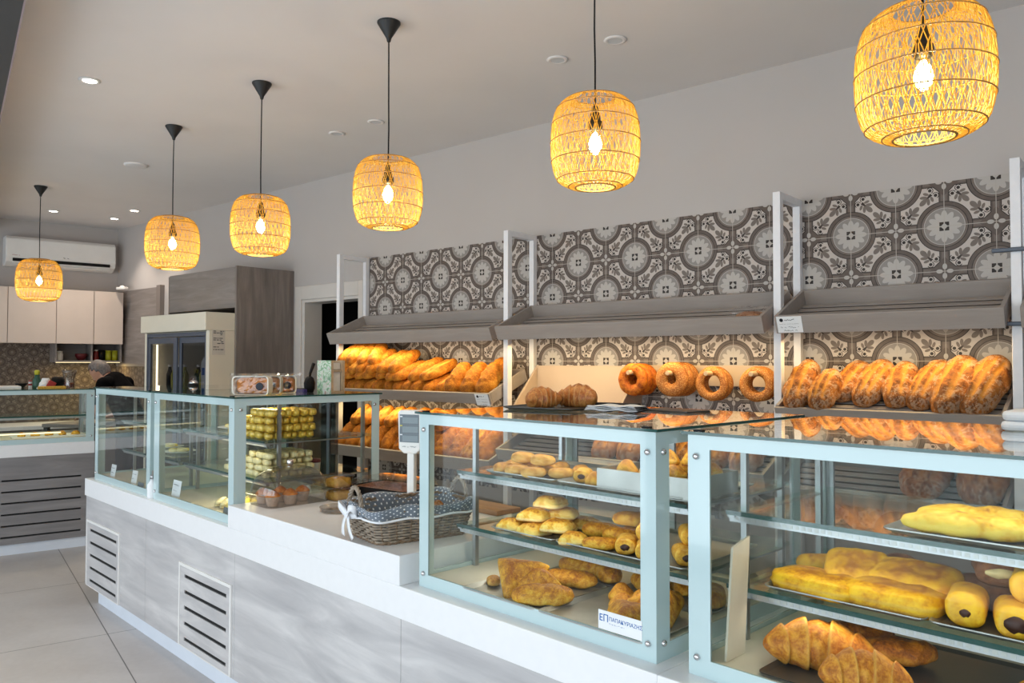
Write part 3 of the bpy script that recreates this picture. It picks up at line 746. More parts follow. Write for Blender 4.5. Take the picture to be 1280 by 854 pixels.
for i in range(5):
    a, b = edges[i], edges[i+1]
    t = kthing('wall_cabinet', labs[i], 'cabinet', a, 0, 1.747, 0, 'wall cabinets over the kitchen worktop')
    MB().box(0.001, b-a-0.001, -0.328, -0.0, 0, 0.573).build('body', M['kcab'], t)
    MB().box(0.003, b-a-0.003, -0.350, -0.330, -0.004, 0.573).build('door', M['kcab'], t, bevel=0.002)
t = kthing('wall_shelf', 'grey open niche shelf with two compartments under the wall cabinets', 'shelf', -0.25, 0, 1.545)
mb = MB(); mb.box(0, 0.655, -0.30, -0.013, 0, 0.018); mb.box(0, 0.018, -0.30, -0.013, 0.018, 0.20); mb.box(0.637, 0.655, -0.30, -0.013, 0.018, 0.20); mb.box(0.345, 0.363, -0.30, -0.013, 0.018, 0.20); mb.box(0.018, 0.637, -0.03, -0.013, 0.018, 0.20)
mb.build('carcass', M['tallwoodx'], t); MB().box(0.01, 0.64, -0.296, -0.285, -0.006, 0.0).build('led_strip', M['ledyellow'], t)
def jar(name, label, cat_, x, y, z, prof, mat, lid=None, lidm=None):
    tt = kthing(name, label, cat_, x, y, z)
    MB().lathe(prof, 18).build('body', mat, tt, smooth=True)
    if lid: MB().lathe(lid, 18).build('lid', lidm, tt, smooth=True)
    return tt
jar('storage_jar', 'white jar with a grey band in the first open niche', 'jar', -0.19, -0.20, 1.563, [(0.03, 0), (0.036, 0.01), (0.036, 0.07), (0.028, 0.085)], M['cup'], [(0.03, 0.085), (0.03, 0.10), (0, 0.102)], M['white'])
jar('bowl', 'dark red bowl in the first open niche', 'bowl', 0.02, -0.20, 1.563, [(0.03, 0), (0.06, 0.05), (0.062, 0.075), (0.055, 0.075), (0.03, 0.02)], M['pinkred'])
jar('storage_jar', 'brown jar beside the divider in the second open niche', 'jar', 0.165, -0.20, 1.563, [(0.025, 0), (0.028, 0.01), (0.028, 0.09), (0.02, 0.105)], M['brownsauce'], [(0.022, 0.105), (0.022, 0.12), (0, 0.12)], M['white'])
jar('tin', 'black tin in the middle of the second open niche', 'tin', 0.225, -0.18, 1.563, [(0.035, 0), (0.035, 0.115), (0.0, 0.115)], M['black'])
for i, x in enumerate((0.29, 0.355)):
    jar('tin', ['yellow-green tin nearer the black tin in the second open niche', 'yellow-green tin nearer the corner in the second open niche'][i], 'tin', x, -0.21, 1.563, [(0.03, 0), (0.03, 0.10), (0.0, 0.10)], M['yellowp'], [(0.031, 0.10), (0.031, 0.112), (0, 0.112)], M['yellowp'])
t = kthing('kitchen_base_unit', 'kitchen base unit along the far wall behind the shorter counter', 'cabinet', -3.0, 0, 0)
MB().box(0, 3.38, -0.58, -0.014, 0.0, 0.86).build('carcass', M['tallwoodx'], t); MB().box(0, 3.38, -0.62, -0.014, 0.86, 0.90).build('worktop', M['stone'], t, bevel=0.003)
t = thing('security_sensor', 'small white sensor high in the corner beside the wall cabinets', 'sensor', (-8.93, 3.80, 2.345), 0.4)
MB().box(-0.06, 0.06, -0.03, 0.03, 0.0, 0.03).build('case', M['white'], t, bevel=0.008); MB().lathe([(0.028, 0.03), (0.02, 0.045), (0, 0.05)], 16, cap=False).build('dome', M['white'], t, smooth=True)

# tall cupboard surround and refrigerator
t = thing('tall_cupboard', 'tall grey wood cupboard built round the drinks refrigerator', 'cupboard', (-6.975, 3.375, 0))
MB().box(1.133, 1.155, 0, 0.54, 0, 2.33).build('side_panel', M['tallwood'], t, bevel=0.002)
MB().box(0, 0.02, 0, 0.54, 0, 2.315).build('side_panel', M['tallwood'], t, bevel=0.002)
MB().box(0.021, 1.132, 0.0, 0.52, 1.99, 2.322).build('top_cabinet', M['tallwoodx'], t, bevel=0.002)
MB().box(0.021, 1.132, 0.50, 0.54, 0.0, 1.99).build('back_panel', M['tallwood'], t)
t = thing('drinks_refrigerator', 'cream drinks refrigerator with two grey sliding glass doors', 'refrigerator', (-6.955, 3.16, 0))
FW_ = 1.108
mb = MB(); mb.box(0, 0.035, 0, 0.66, 0.12, 1.80); mb.box(FW_-0.05, FW_, 0, 0.66, 0.12, 1.80); mb.box(0.035, FW_-0.05, 0.62, 0.66, 0.12, 1.80); mb.box(0.035, FW_-0.05, 0, 0.62, 0.12, 0.2); mb.box(0, FW_, 0.0, 0.66, 0.0, 0.12); mb.box(0.035, FW_-0.05, 0.05, 0.66, 1.79, 1.80)
mb.build('cabinet_body', M['cream'], t, bevel=0.003)
MB().box(-0.008, FW_+0.006, -0.036, 0.66, 1.80, 1.945).build('header', M['cream'], t, bevel=0.006)
MB().ring(0.035, FW_-0.05, 0.2, 1.79, 0.016, 0.016, 0.02, 0.03, 0.002, 0.05).build('door_frame', M['greyframe'], t)
for k, (a, b, y, lab) in enumerate(((0.052, 0.565, 0.006, 'front sliding door'), (0.560, 1.040, 0.030, 'rear sliding door'))):
    d = MB().ring(a, b, 0.225, 1.755, 0.04, 0.055, 0.05, 0.05, y, y+0.018).build('door', M['greyframe'], t, bevel=0.002)
    MB().box(a+0.04, b-0.055, y+0.006, y+0.010, 0.275, 1.705).build('door_glass', M['fridgeglass'], d)
MB().box(0.088, 0.100, 0.06, 0.072, 0.3, 1.70).build('led_strip', M['led'], t)
MB().box(0.0355, FW_-0.0505, 0.612, 0.618, 0.2, 1.79).build('liner', M['greyframe'], t)
for z in (0.55, 0.95, 1.33): MB().box(0.07, FW_-0.06, 0.09, 0.60, z, z+0.012).build('shelf', M['white'], t)
bp = [(0.028, 0), (0.031, 0.01), (0.031, 0.10), (0.014, 0.145), (0.013, 0.17), (0.0, 0.17)]
cp = [(0.031, 0), (0.033, 0.006), (0.033, 0.105), (0.028, 0.115), (0.0, 0.115)]
k = 0
for z in (0.962, 1.342):
    for i, x in enumerate((0.18, 0.27, 0.36, 0.45, 0.68, 0.76, 0.84, 0.92)):
        k += 1
        row = 'upper' if z > 1.2 else 'middle'
        if z > 1.2 and i == 6:
            tt = thing('milk_carton', 'white carton with a blue patch standing in the refrigerator behind the right door', 'carton', (-6.955+x, 3.30, z), 0)
            mbb = MB(); mbb.box(-0.04, 0.04, -0.04, 0.04, 0, 0.2); mbb.prism([(-0.04, 0.2), (0.04, 0.2), (0, 0.25)], -0.04, 0.04, 'XZ'); mbb.build('carton', M['white'], tt); MB().box(-0.028, 0.028, -0.0415, -0.040, 0.10, 0.16).build('printed_patch', M['blueink'], tt); continue
        mt = [M['pinkred'], M['black'], M['bluebox'], M['greenp'], M['brownsauce'], M['yellowp'], M['black'], M['cup']][(i*3+k) % 8]
        nm = 'bottle' if z > 1.2 else 'drink_can'
        tt = thing(nm, '%s on the %s refrigerator shelf, %s from its LED strip' % ('dark bottle' if nm == 'bottle' else 'small drink can', row, ['first', 'second', 'third', 'fourth', 'fifth', 'sixth', 'seventh', 'eighth'][i]), 'bottle' if nm == 'bottle' else 'can', (-6.955+x, 3.30, z), 0, 'drinks on the %s refrigerator shelf' % row)
        MB().lathe(bp if nm == 'bottle' else cp, 14).build('body', mt, tt, smooth=True)
        if nm == 'bottle': MB().lathe([(0.015, 0.165), (0.015, 0.182), (0, 0.183)], 12).build('cap', M['white'], tt)
t = thing('notice_sheet', 'printed notice sheet with dark rows taped to the side of the refrigerator', 'notice', (-6.955+FW_+0.0005, 3.24, 1.605))
MB().box(0, 0.0012, -0.055, 0.055, 0, 0.27).build('sheet', plain('pale_notice', srgb(204, 196, 184), 0.7), t)
mb = MB(); rnd = random.Random(3); mb.box(0.0012, 0.002, -0.045, 0.045, 0.232, 0.240)
for z in (0.210, 0.198, 0.186, 0.172, 0.158, 0.130, 0.116, 0.102, 0.088, 0.06, 0.04):
    y = -0.045
    while y < 0.038:
        w = rnd.uniform(0.008, 0.03)
        if rnd.random() < 0.85: mb.box(0.0012, 0.002, y, min(0.045, y+w), z, z+0.006)
        y += w+0.006
mb.build('print_rows', M['ink'], t)

# shorter counter across the far end
BA = math.atan2(0.974, 0.228)
def B4(x, y, z): return TR(-7.19, 2.144, 0) @ RZ(BA) @ TR(x, y, z)
def bthing(name, label, cat_, x, y, z, r=0.0, group=None): return thing(name, label, cat_, B4(x, y, z).translation, (0, 0, BA+r), group)
t = bthing('counter', 'shorter grey wood counter with white ledge across the far end', 'counter', -1.6, 0, 0)
MB().box(0, 2.26, 0.03, 0.70, 0.085, 0.78).build('carcass', M['tallwoodx'], t)
mb = MB(); mb.box(0, 2.26, 0.0, 0.03, 0.085, 0.125); mb.box(0, 2.26, 0, 0.03, 0.615, 0.78); mb.box(0, 1.60, 0, 0.03, 0.125, 0.615); mb.box(2.165, 2.26, 0, 0.03, 0.125, 0.615)
z = 0.125
for k in range(6):
    zc = 0.142+k*0.0905; mb.box(1.60, 2.165, 0, 0.03, z, zc-0.007); z = zc+0.007
mb.box(1.60, 2.165, 0, 0.03, z, 0.615)
mb.build('slotted_panel', M['panelshade'], t)  # front turned from the daylight; its shade is in the wood colour
MB().box(1.59, 2.17, 0.028, 0.0295, 0.13, 0.61).build('slot_shade_sheet', M['vent'], t)  # black sheet standing in for the shade behind the slots
MB().box(0, 2.26, 0.02, 0.70, 0.0, 0.085).build('kick_board', M['kick'], t)
MB().box(0, 2.26, -0.01, 0.72, 0.78, 0.88).build('worktop', M['stone'], t, bevel=0.004)
# ------------------------------------------------------------------ glass display cases
def display_case(M4, name, label, w, d, h, zs, bl=0.045, br=0.045, bt=0.035, bb=0.043, shelf_y=0.155, dark_back=False, ledge=0.012):
    t = thing(name, label, 'display case'); t.matrix_world = M4
    g = 0.006
    f = MB().ring(0, w, 0, h, bl, br, bb, bt, 0, g).build('front_border', M['frost'], t)
    MB().box(bl, w-br, 0.0005, g-0.0005, bb, h-bt).build('front_pane', M['glass'], f)
    for x in (0.0, w-g):
        s = MB().ringy(g, d, 0, h, 0.052, 0.045, bb, bt, x, x+g).build('side_border', M['frost'], t)
        MB().box(x+0.0005, x+g-0.0005, g+0.052, d-0.045, bb, h-bt).build('side_pane', M['glass'], s)
    MB().box(-ledge, w+ledge, -ledge, d+0.01, h, h+0.008).build('top_pane', M['topglass'], t)
    mb = MB(); mb.box(-ledge-0.0006, w+ledge+0.0006, -ledge-0.0006, -ledge, h+0.0005, h+0.0075); mb.box(-ledge-0.0006, -ledge, -ledge, d+0.01, h+0.0005, h+0.0075); mb.box(w+ledge, w+ledge+0.0006, -ledge, d+0.01, h+0.0005, h+0.0075)
    mb.build('top_edge', M['glassedge'], t)
    MB().box(0.008, w-0.008, 0.012, d-0.004, 0.0, 0.03).build('deck', M['cream'], t)
    for x in (0.020, w-0.020):
        for y in (0.235, d-0.09): MB().box(x-0.008, x+0.008, y-0.008, y+0.008, 0.03, h-0.001).build('upright', M['steel'], t)
    mb = MB(); mb.box(0.008, w-0.008, d-0.012, d-0.002, 0.03, 0.05); mb.box(0.008, w-0.008, d-0.012, d-0.002, h-0.03, h-0.001)
    mb.box(0.008, 0.03, d-0.012, d-0.002, 0.05, h-0.03); mb.box(w-0.03, w-0.008, d-0.012, d-0.002, 0.05, h-0.03); mb.box(w*0.5-0.015, w*0.5+0.015, d-0.012, d-0.002, 0.05, h-0.03)
    mb.build('rear_door_frame', M['greyframe'] if dark_back else M['steel'], t)
    xs = w*0.60 if dark_back else w-0.03
    if dark_back: MB().box(0.03, xs, d-0.0085, d-0.0055, 0.05, h-0.03).build('tinted_door_pane', M['tinted'], t)
    else: MB().box(0.03, w-0.03, d-0.009, d-0.005, 0.05, h-0.03).build('rear_door_pane', M['glass'], t)
    for z in zs:
        s = MB().box(0.012, w-0.012, shelf_y, d-0.05, z-0.004, z+0.008).build('shelf', M['shelfglass'], t)
        MB().box(0.012, w-0.012, shelf_y-0.0012, shelf_y-0.0002, z-0.0036, z+0.0076).build('shelf_edge', M['glassedge'], s)
        mb = MB(); mb.box(0.014, w-0.014, shelf_y+0.012, shelf_y+0.030, z-0.022, z-0.0045)
        for x in (0.012, w-0.032): mb.box(x, x+0.02, shelf_y+0.004, d-0.10, z-0.010, z-0.0045)
        mb.build('shelf_rail', M['steel'], s)
        mb = MB(); n = int((w-0.06)/0.016)
        for k in range(n): mb.box(0.03+k*0.016, 0.03+k*0.016+0.010, shelf_y+0.0112, shelf_y+0.0122, z-0.017, z-0.009)
        mb.build('rail_lens', M['alu'], s)
    bo = [(0.0085, 0.0), (0.0085, 0.003), (0.0065, 0.007), (0.003, 0.0085), (0.0, 0.0088)]
    for x in (0.024, w-0.024):
        for z in (0.045, h-0.052): MB().lathe([(r, q) for r, q in bo], 18, (x, 0, z), cap=False, axis='Y').build('bolt', M['chrome'], t, smooth=True).scale = (1, 1, 1)
    for y in (0.03, d-0.03):
        for z in (0.045, h-0.052): MB().lathe([(r, q) for r, q in bo], 18, (w, y, z), cap=False, axis='X').build('bolt', M['chrome'], t, smooth=True)
    for x in (0.03, w-0.03):
        MB().box(x-0.012, x+0.012, -0.004, 0.010, h+0.008, h+0.012).build('corner_clip', M['black'], t)
    return t
# lathe axis Y runs towards +y; turn the front bolts outwards by building them mirrored
_l = MB.lathe
def lathe_out(self, prof, n=32, c=(0, 0, 0), cap=True, axis='Z', rot=None):
    if axis == 'Y': prof = [(r, -z) for r, z in prof]
    return _l(self, prof, n, c, cap, axis, rot)
MB.lathe = lathe_out

# ------------------------------------------------------------------ main counter
U0, U1 = 0.0, 6.2
t = cthing('counter', 'long pale grey oak counter with vent grilles running along the shop', 'counter', 0, 0, 0)
MB().box(0.002, U1, 0.022, 0.84, 0.13, 0.692).build('carcass', M['panel'], t)
seams = [0.0, 1.055, 2.145, 3.396, 4.437, 5.45, U1]
for a, b in zip(seams[:-1], seams[1:]):
    MB().box(a+0.001, b-0.001, 0.004, 0.022, 0.13, 0.692).build('wood_panel', M['panel'], t, bevel=0.0015)
for a, b, z0, z1 in ((0.04, 0.65, 0.131, 0.545), (1.535, 2.127, 0.136, 0.545)):
    g = MB().ring(a, b, z0, z1, 0.014, 0.014, 0.004, 0.014, -0.004, 0.004).build('vent_grille', M['white'], t)
    mb = MB(); x0, x1 = a+0.015, b-0.015; zz = z0+0.004; xs0, xs1 = a+0.068, b-0.05
    mb.box(x0, xs0, -0.002, 0.003, z0+0.004, z1-0.014); mb.box(xs1, x1, -0.002, 0.003, z0+0.004, z1-0.014)
    for k in range(5):
        zc = z0+0.042+k*(z1-z0-0.10)/4; mb.box(xs0, xs1, -0.002, 0.003, zz, zc-0.0085); zz = zc+0.0085
    mb.box(xs0, xs1, -0.002, 0.003, zz, z1-0.014)
    mb.build('slotted_panel', M['panel'], g)
    MB().box(xs0-0.004, xs1+0.004, 0.0031, 0.0038, z0+0.02, z1-0.02).build('slot_shade_sheet', M['vent'], g)  # black sheet painted as the shade inside the grille
MB().box(0.05, U1, 0.07, 0.80, 0.0, 0.13).build('kick_board', M['kick'], t, bevel=0.002)
t = cthing('worktop', 'white stone counter top with a raised block between the display cases', 'worktop', 0, 0, 0.692)
MB().box(-0.006, 4.436, -0.004, 0.86, 0.0, 0.108).build('ledge', M['stone'], t, bevel=0.003)
MB().box(2.088, 3.396, -0.004, 0.86, 0.1075, 0.208).build('raised_block', M['stone'], t, bevel=0.003)
t = cthing('worktop', 'white stone counter top beyond the seam, under the nearest display case', 'worktop', 4.4365, 0, 0.692)
MB().box(0, U1-4.4365, -0.004, 0.86, 0.0, 0.108).build('ledge', M['stone'], t, bevel=0.003)

HC = 0.580
ZS = (0.180, 0.366)
CASES = {}
CASES['A'] = display_case(CM(0.075, 0.03, 0.80), 'display_case', 'narrower glass display case at the far end of the counter, in front of the woman', 0.955, 0.80, HC, ZS, 0.055, 0.055, 0.034, 0.040)
CASES['B'] = display_case(CM(1.085, 0.03, 0.80), 'display_case', 'glass display case filled with yellow wrapped sweets, beside the raised white block', 0.985, 0.80, HC, ZS, 0.075, 0.055, 0.034, 0.040, dark_back=True)
CASES['C'] = display_case(CM(3.435, 0.05, 0.80), 'display_case', 'middle glass display case of pastries with a blue and white sticker', 0.962, 0.78, HC-0.004, ZS, 0.048, 0.048, 0.034, 0.043)
CASES['D'] = display_case(CM(4.483, 0.062, 0.80), 'display_case', 'nearest glass display case with flat pies and filled rolls, cropped by the picture edge', 1.10, 0.76, HC-0.004, ZS, 0.060, 0.055, 0.034, 0.042)
t = display_case(B4(-1.58, 0.0, 0.88), 'display_case', 'low glass display case on the shorter counter at the far end', 2.235, 0.66, 0.435, (0.21,), 0.06, 0.062, 0.034, 0.040, 0.16)
MB().box(0.10, 2.00, 0.10, 0.110, 0.072, 0.082).build('led_strip', M['ledyellow'], t)

# sticker on the middle case
t = cthing('case_sticker', 'white sticker with blue Greek lettering on the glass of the middle case', 'sticker', 4.212, 0.0485, 0.846)
MB().box(0, 0.142, 0, 0.0012, 0, 0.050).build('label', M['paper'], t)
text_mesh('lettering', 'ΠΑΠΑΚΥΡΙΑΖΗΣ', 0.0138, M['blueink'], t, (0.036, -0.0002, 0.027), (PI/2, 0, 0))
text_mesh('emblem', 'EΠ', 0.026, M['blueink'], t, (0.003, -0.0002, 0.022), (PI/2, 0, 0), 0.0006)
scribble([(0, 0, 0.05, 0.003)], 0.05, M['blueink'], 'small_print', t, (0.037, -0.0004, 0.019), (0, 0, 0), seed=9, thick=0.0004)

# ------------------------------------------------------------------ wall shelving
SLOPE = math.radians(23)
def frame(x0, lab, rails=False):
    t = thing('bread_rack', lab, 'rack', (x0, WY, 0), 0, 'white post frames holding the bread shelves')
    MB().box(0, 0.036, -0.296, -0.256, 0.0, 2.357).build('front_post', M['post'], t, bevel=0.002)
    MB().box(0, 0.036, -0.048, -0.013, 0.0, 2.357).build('rear_post', M['post'], t, bevel=0.002)
    MB().box(0, 0.036, -0.256, -0.048, 2.322, 2.357).build('top_bar', M['post'], t, bevel=0.002)
    if rails:
        for z in (1.995, 1.704): MB().box(-0.062, 0.95, -0.318, -0.297, z-0.009, z+0.007).build('cross_rail', M['rail'], t, bevel=0.003)
for x0, lab, r in ((-4.832, 'white post frame beside the dark doorway', 0), (-3.170, 'white post frame between the heaped loaves and the bin shelf', 0), (-1.478, 'white post frame between the ring pegs and the rustic loaves', 0), (-0.520, 'white post frame with two blue-grey rails at the right edge', 1)):
    frame(x0, lab, r)
TRAYS = {}
def slat_tray(key, label, X0, X1, fy, fz, hf=0.085, hs=0.085, hb=0.085, depth=0.372, slope=SLOPE, slats=6):
    """tilted slatted bread tray; (fy, fz) is the upper front edge"""
    cs, sn = math.cos(slope), math.sin(slope)
    by, bz = fy+hf*sn, fz-hf*cs
    t = thing('bread_shelf', label, 'shelf', (X0, by, bz), (slope, 0, 0), 'slatted bread shelves on the tiled wall')
    w = X1-X0
    MB().box(0, w, 0, 0.016, 0, hf).build('front_board', M['shelfwood'], t, bevel=0.0015)
    MB().box(0.0165, w-0.0165, depth-0.016, depth, 0, hb).build('back_board', M['shelfwood'], t, bevel=0.0015)
    for x in (0, w-0.016): MB().prism([(0.0165, 0), (depth, 0), (depth, hb), (0.0165, hs)], x, x+0.016, 'YZ').build('side_board', M['shelfwood'], t, bevel=0.0015)
    sw = (depth-0.035)/slats
    for k in range(slats): MB().box(0.0165, w-0.0165, 0.018+k*sw, 0.018+k*sw+sw*0.58, 0.014, 0.020).build('slat', M['shelfwood'], t, bevel=0.0015)
    MB().box(0.0165, w-0.0165, 0.0165, depth-0.0165, 0.0, 0.004).build('gap_shade_board', M['shadewood'], t)  # dark sheet added under the slats so their gaps read as shadow
    TRAYS[key] = TR(X0, by, bz) @ RX(slope)
    return t
slat_tray('u1', 'empty upper bread shelf nearest the dark doorway', -4.792, -3.182, 3.500, 1.758)
slat_tray('u2', 'long empty upper bread shelf in the middle bay, one bagged loaf at its end', -3.130, -1.482, 3.490, 1.762)
slat_tray('u3', 'empty upper bread shelf with a price card on its left corner', -1.439, -0.532, 3.529, 1.763)
slat_tray('u4', 'upper bread shelf cut off at the right picture edge', -0.480, 0.80, 3.529, 1.763)
slat_tray('m1', 'bread shelf heaped with golden sesame loaves', -4.792, -3.182, 3.500, 1.360, 0.070, 0.070, 0.08, slope=math.radians(22))
slat_tray('l1', 'lowest bread shelf with leaning loaves, seen past the scale display', -4.792, -3.182, 3.500, 0.957, 0.085, 0.085, 0.085, slope=math.radians(22))
slat_tray('l2', 'lowest bread shelf of the middle bay, seen through the middle case', -3.130, -1.482, 3.500, 1.035, 0.070, 0.070, 0.08, slope=math.radians(20))
slat_tray('m3', 'bread shelf holding the row of rustic floured loaves', -1.439, -0.532, 3.526, 1.345, 0.040, 0.045, 0.05, slope=math.radians(20))
slat_tray('l3', 'lowest bread shelf of the right bay, seen through the nearest case', -1.439, -0.532, 3.510, 0.990, 0.060, 0.065, 0.08, slope=math.radians(20))
slat_tray('m4', 'lower bread shelf cut off at the right picture edge', -0.480, 0.80, 3.526, 1.345, 0.040, 0.045, 0.05, slope=math.radians(20))
# cream bin beside the pegs
t = thing('bread_bin_shelf', 'empty cream bin shelf with sloping sides left of the ring pegs', 'shelf', (-3.130, WY, 0))
MB().box(0.0, 0.765, -0.032, -0.0125, 1.20, 1.530).build('back_panel', M['creamlam'], t, bevel=0.001)
for x in (0.0, 0.749): MB().prism([(-0.033, 1.20), (-0.033, 1.520), (-0.235, 1.305), (-0.30, 1.235), (-0.30, 1.20)], x, x+0.016, 'YZ').build('side_panel', M['creamlam'], t, bevel=0.001)
MB().box(0.0165, 0.7485, -0.30, -0.033, 1.20, 1.216).build('bottom_panel', M['creamlam'], t)
MB().box(0.0165, 0.7485, -0.30, -0.285, 1.2165, 1.24).build('front_lip', M['creamlam'], t)
t = thing('peg_rail', 'cream wall rail with four round wooden pegs for bread rings', 'peg rail', (-2.362, WY, 1.425))
MB().box(0, 0.875, -0.034, -0.0125, 0, 0.11).build('board', M['creamlam'], t, bevel=0.002)
PEGX = (-2.300, -2.060, -1.842, -1.605)
for x in PEGX:
    MB().lathe([(0.0125, 0.0), (0.0125, 0.228), (0.011, 0.232), (0.0, 0.232)], 18, (x+2.362, -0.0345, 0.070), cap=True, axis='Y').build('peg', M['cork'], t, smooth=False)
# price cards
def price_card(label, M4, w=0.115, h=0.078, seed=1):
    t = thing('price_card', label, 'price card'); t.matrix_world = M4
    MB().box(0, w, -0.0012, 0, 0, h).build('card', M['paper'], t)
    MB().lathe([(0.0085, 0), (0.0085, 0.0006), (0.006, 0.0006), (0.006, 0)], 18, (0.022, -0.0013, h-0.017), axis='Y').build('emblem', M['ink'], t)
    scribble([(h-0.016, 0.036, 0.082, 0.008)], w, M['ink'], 'printed_name', t, (0, -0.0018, 0), (0, 0, 0), seed=seed, thick=0.0011)
    scribble([(h-0.036, 0.012, 0.04, 0.003), (h-0.036, 0.045, 0.10, 0.001)], w, M['ink'], 'printed_line', t, (0, -0.0018, 0), (0, 0, 0), seed=seed+1, thick=0.0004)
    scribble([(h-0.052, 0.014, 0.10, 0.007), (h-0.068, 0.03, 0.09, 0.007)], w, M['ink'], 'handwriting', t, (0, -0.0018, 0), (0, 0, 0), seed=seed+2, thick=0.0007)
price_card('white price card with handwriting on the empty upper shelf beside the right post', TRAYS['u3'] @ TR(0.010, -0.0006, 0.004), seed=3)
price_card('small white price card on the front of the heaped loaf shelf', TRAYS['m1'] @ TR(1.610-0.118, -0.0006, -0.008), 0.108, 0.076, 14)
# ------------------------------------------------------------------ baked goods: shapes
rnd = random.Random(21)
L_ses = [loaf('sesame_loaf', 0.34, 0.125, 0.095, M['sesame'], i, 0 if i < 3 else 3, 'long', 0.4, 0.02*(i-1), 40, 22, 0.07) for i in range(4)]
L_rus = [loaf('rustic_loaf', 0.34, 0.165, 0.105, M['rustic'], 10+i, 2+(i % 2), 'long', 0.4, 0.0, 52, 40, 0.07) for i in range(4)]
L_who = [loaf('brown_loaf', 0.32, 0.19, 0.12, M['wholem'], 20+i, 3, 'long', 0.4, 0.0, 44, 34, 0.06) for i in range(2)]
G_SES = 'golden sesame loaves heaped on the shelf by the doorway'

def on_tray(key, me, name, label, cat_, x, y, z=0.021, rz=0.0, rx=0.0, sc=(1, 1, 1), group=None):
    return put(me, name, label, cat_, TRAYS[key] @ TR(x, y, z) @ RZ(rz) @ RX(rx), group, sc)
# heap on the shelf by the doorway: nothing tells these apart
HL = 'golden sesame loaf heaped on the middle shelf beside the dark doorway'
def ses(key, x, y, z, rz, rx=0.0, sc=(1, 1, 1), lab=HL, grp=G_SES):
    return on_tray(key, rnd.choice(L_ses), 'bread_loaf', lab, 'bread loaf', x, y, z, rz, rx, sc, grp)
x = 0.085
for i in range(11):
    ses('m1', x, 0.185+rnd.uniform(-0.01, 0.02), 0.022, rnd.uniform(-0.12, 0.12), 0, (rnd.uniform(0.80, 0.92), 0.90, rnd.uniform(0.85, 1.05))); x += 0.103
for i in range(9): ses('m1', 0.10+i*0.110+rnd.uniform(-0.02, 0.02), 0.205+rnd.uniform(-0.015, 0.015), 0.100+rnd.uniform(-0.008, 0.012), rnd.uniform(-0.25, 0.2)-0.12, rnd.uniform(0.0, 0.12), (rnd.uniform(0.80, 0.95), 0.88, rnd.uniform(0.8, 1.0)))
for i in range(6): ses('m1', 0.10+i*0.115+rnd.uniform(-0.02, 0.02), 0.225, 0.160+rnd.uniform(-0.01, 0.015), rnd.uniform(-0.35, 0.15)-0.20, rnd.uniform(0.10, 0.3), (rnd.uniform(0.84, 1.0), 0.84, 0.95))
for i in range(4): ses('m1', 0.10+i*0.10, 0.245, 0.205+rnd.uniform(-0.01, 0.015), -0.35+0.22*i, 0.30, (0.90, 0.72, 0.95))
for i, (x, lb) in enumerate(((1.235, 'large golden loaf leaning at the end of the heap, farthest from the price card'), (1.375, 'large golden loaf leaning at the end of the heap, between its two neighbours'), (1.505, 'large golden loaf leaning above the small price card'))):
    ses('m1', x, 0.165, 0.058, 0.02, 0.40, (1.02, 0.80, 1.25), lb, 'large loaves at the end of the heap')
ses('m1', 1.50, 0.29, 0.10, 0.55, 0.0, (0.85, 0.55, 0.9), 'golden loaf lying behind the large loaves by the white post', 'large loaves at the end of the heap')
# lowest shelf under it
LL = 'golden loaf leaning on the lowest shelf behind the scale display'
for i in range(12): ses('l1', 0.09+i*0.128, 0.175, 0.055, rnd.uniform(-0.12, 0.12), 0.36, (1.0, 0.86, 1.15), LL, 'loaves on the lowest shelf by the doorway')
for i in range(8): ses('l1', 0.15+i*0.128, 0.275, 0.165, rnd.uniform(-0.25, 0.25), 0.2, (0.95, 0.62, 0.95), LL, 'loaves on the lowest shelf by the doorway')
# lowest shelf of the middle bay
MLb = 'floured loaf on the lowest middle shelf, seen through the middle case'
for i, x in enumerate((0.70, 0.86, 1.02, 1.18, 1.34, 1.50)):
    on_tray('l2', L_rus[i % 4], 'bread_loaf', MLb, 'bread loaf', x, 0.185, 0.022, 0.05, 0.08, (0.9, 0.9, 1.2), 'floured loaves on the lowest middle shelf')
# rustic loaves of the right bay
RL = [(0.080, 0.170, 0.76, 0.90, 1.0, 'long scored rustic loaf, first from the white post by the pegs'),
      (0.200, 0.130, 0.74, 0.70, 1.0, 'short rustic loaf, second from the white post by the pegs'),
      (0.280, 0.245, 0.76, 0.72, 0.9, 'rustic loaf set back behind the short one, third from the pegs post'),
      (0.385, 0.215, 0.78, 0.80, 1.0, 'rustic loaf leaning right, fourth from the pegs post'),
      (0.497, 0.205, 0.78, 0.74, 1.0, 'small rustic loaf with one wide orange score, fifth from the pegs post'),
      (0.612, 0.205, 0.84, 0.82, 1.0, 'rustic loaf with a curled top end, sixth from the pegs post'),
      (0.715, 0.180, 0.90, 0.96, 1.1, 'largest rustic loaf with pale floured stripes on the right bread shelf'),
      (0.822, 0.185, 0.86, 0.96, 1.1, 'floured rustic loaf against the white post with blue-grey rails')]
for i, (x, y, sx, sy, sz, lb) in enumerate(RL):
    on_tray('m3', L_rus[i % 4], 'bread_loaf', lb, 'bread loaf', x, y, 0.024+0.03*sy, (-0.02, -0.06, -0.26, -0.22, -0.02, -0.26, -0.16, -0.22)[i], 0.36, (sx*1.06, sy*1.07, sz*1.06), 'rustic loaves on the right bread shelf')
on_tray('l3', L_who[0], 'bread_loaf', 'big brown round loaf low behind the nearest case, beside the empty slats', 'bread loaf', 0.59, 0.20, 0.022, 0.0, 0.08, (1, 1, 1.2))
on_tray('l3', L_who[1], 'bread_loaf', 'big brown round loaf low behind the nearest case, against the post', 'bread loaf', 0.80, 0.20, 0.022, 0.05, 0.08, (0.95, 1, 1.2))
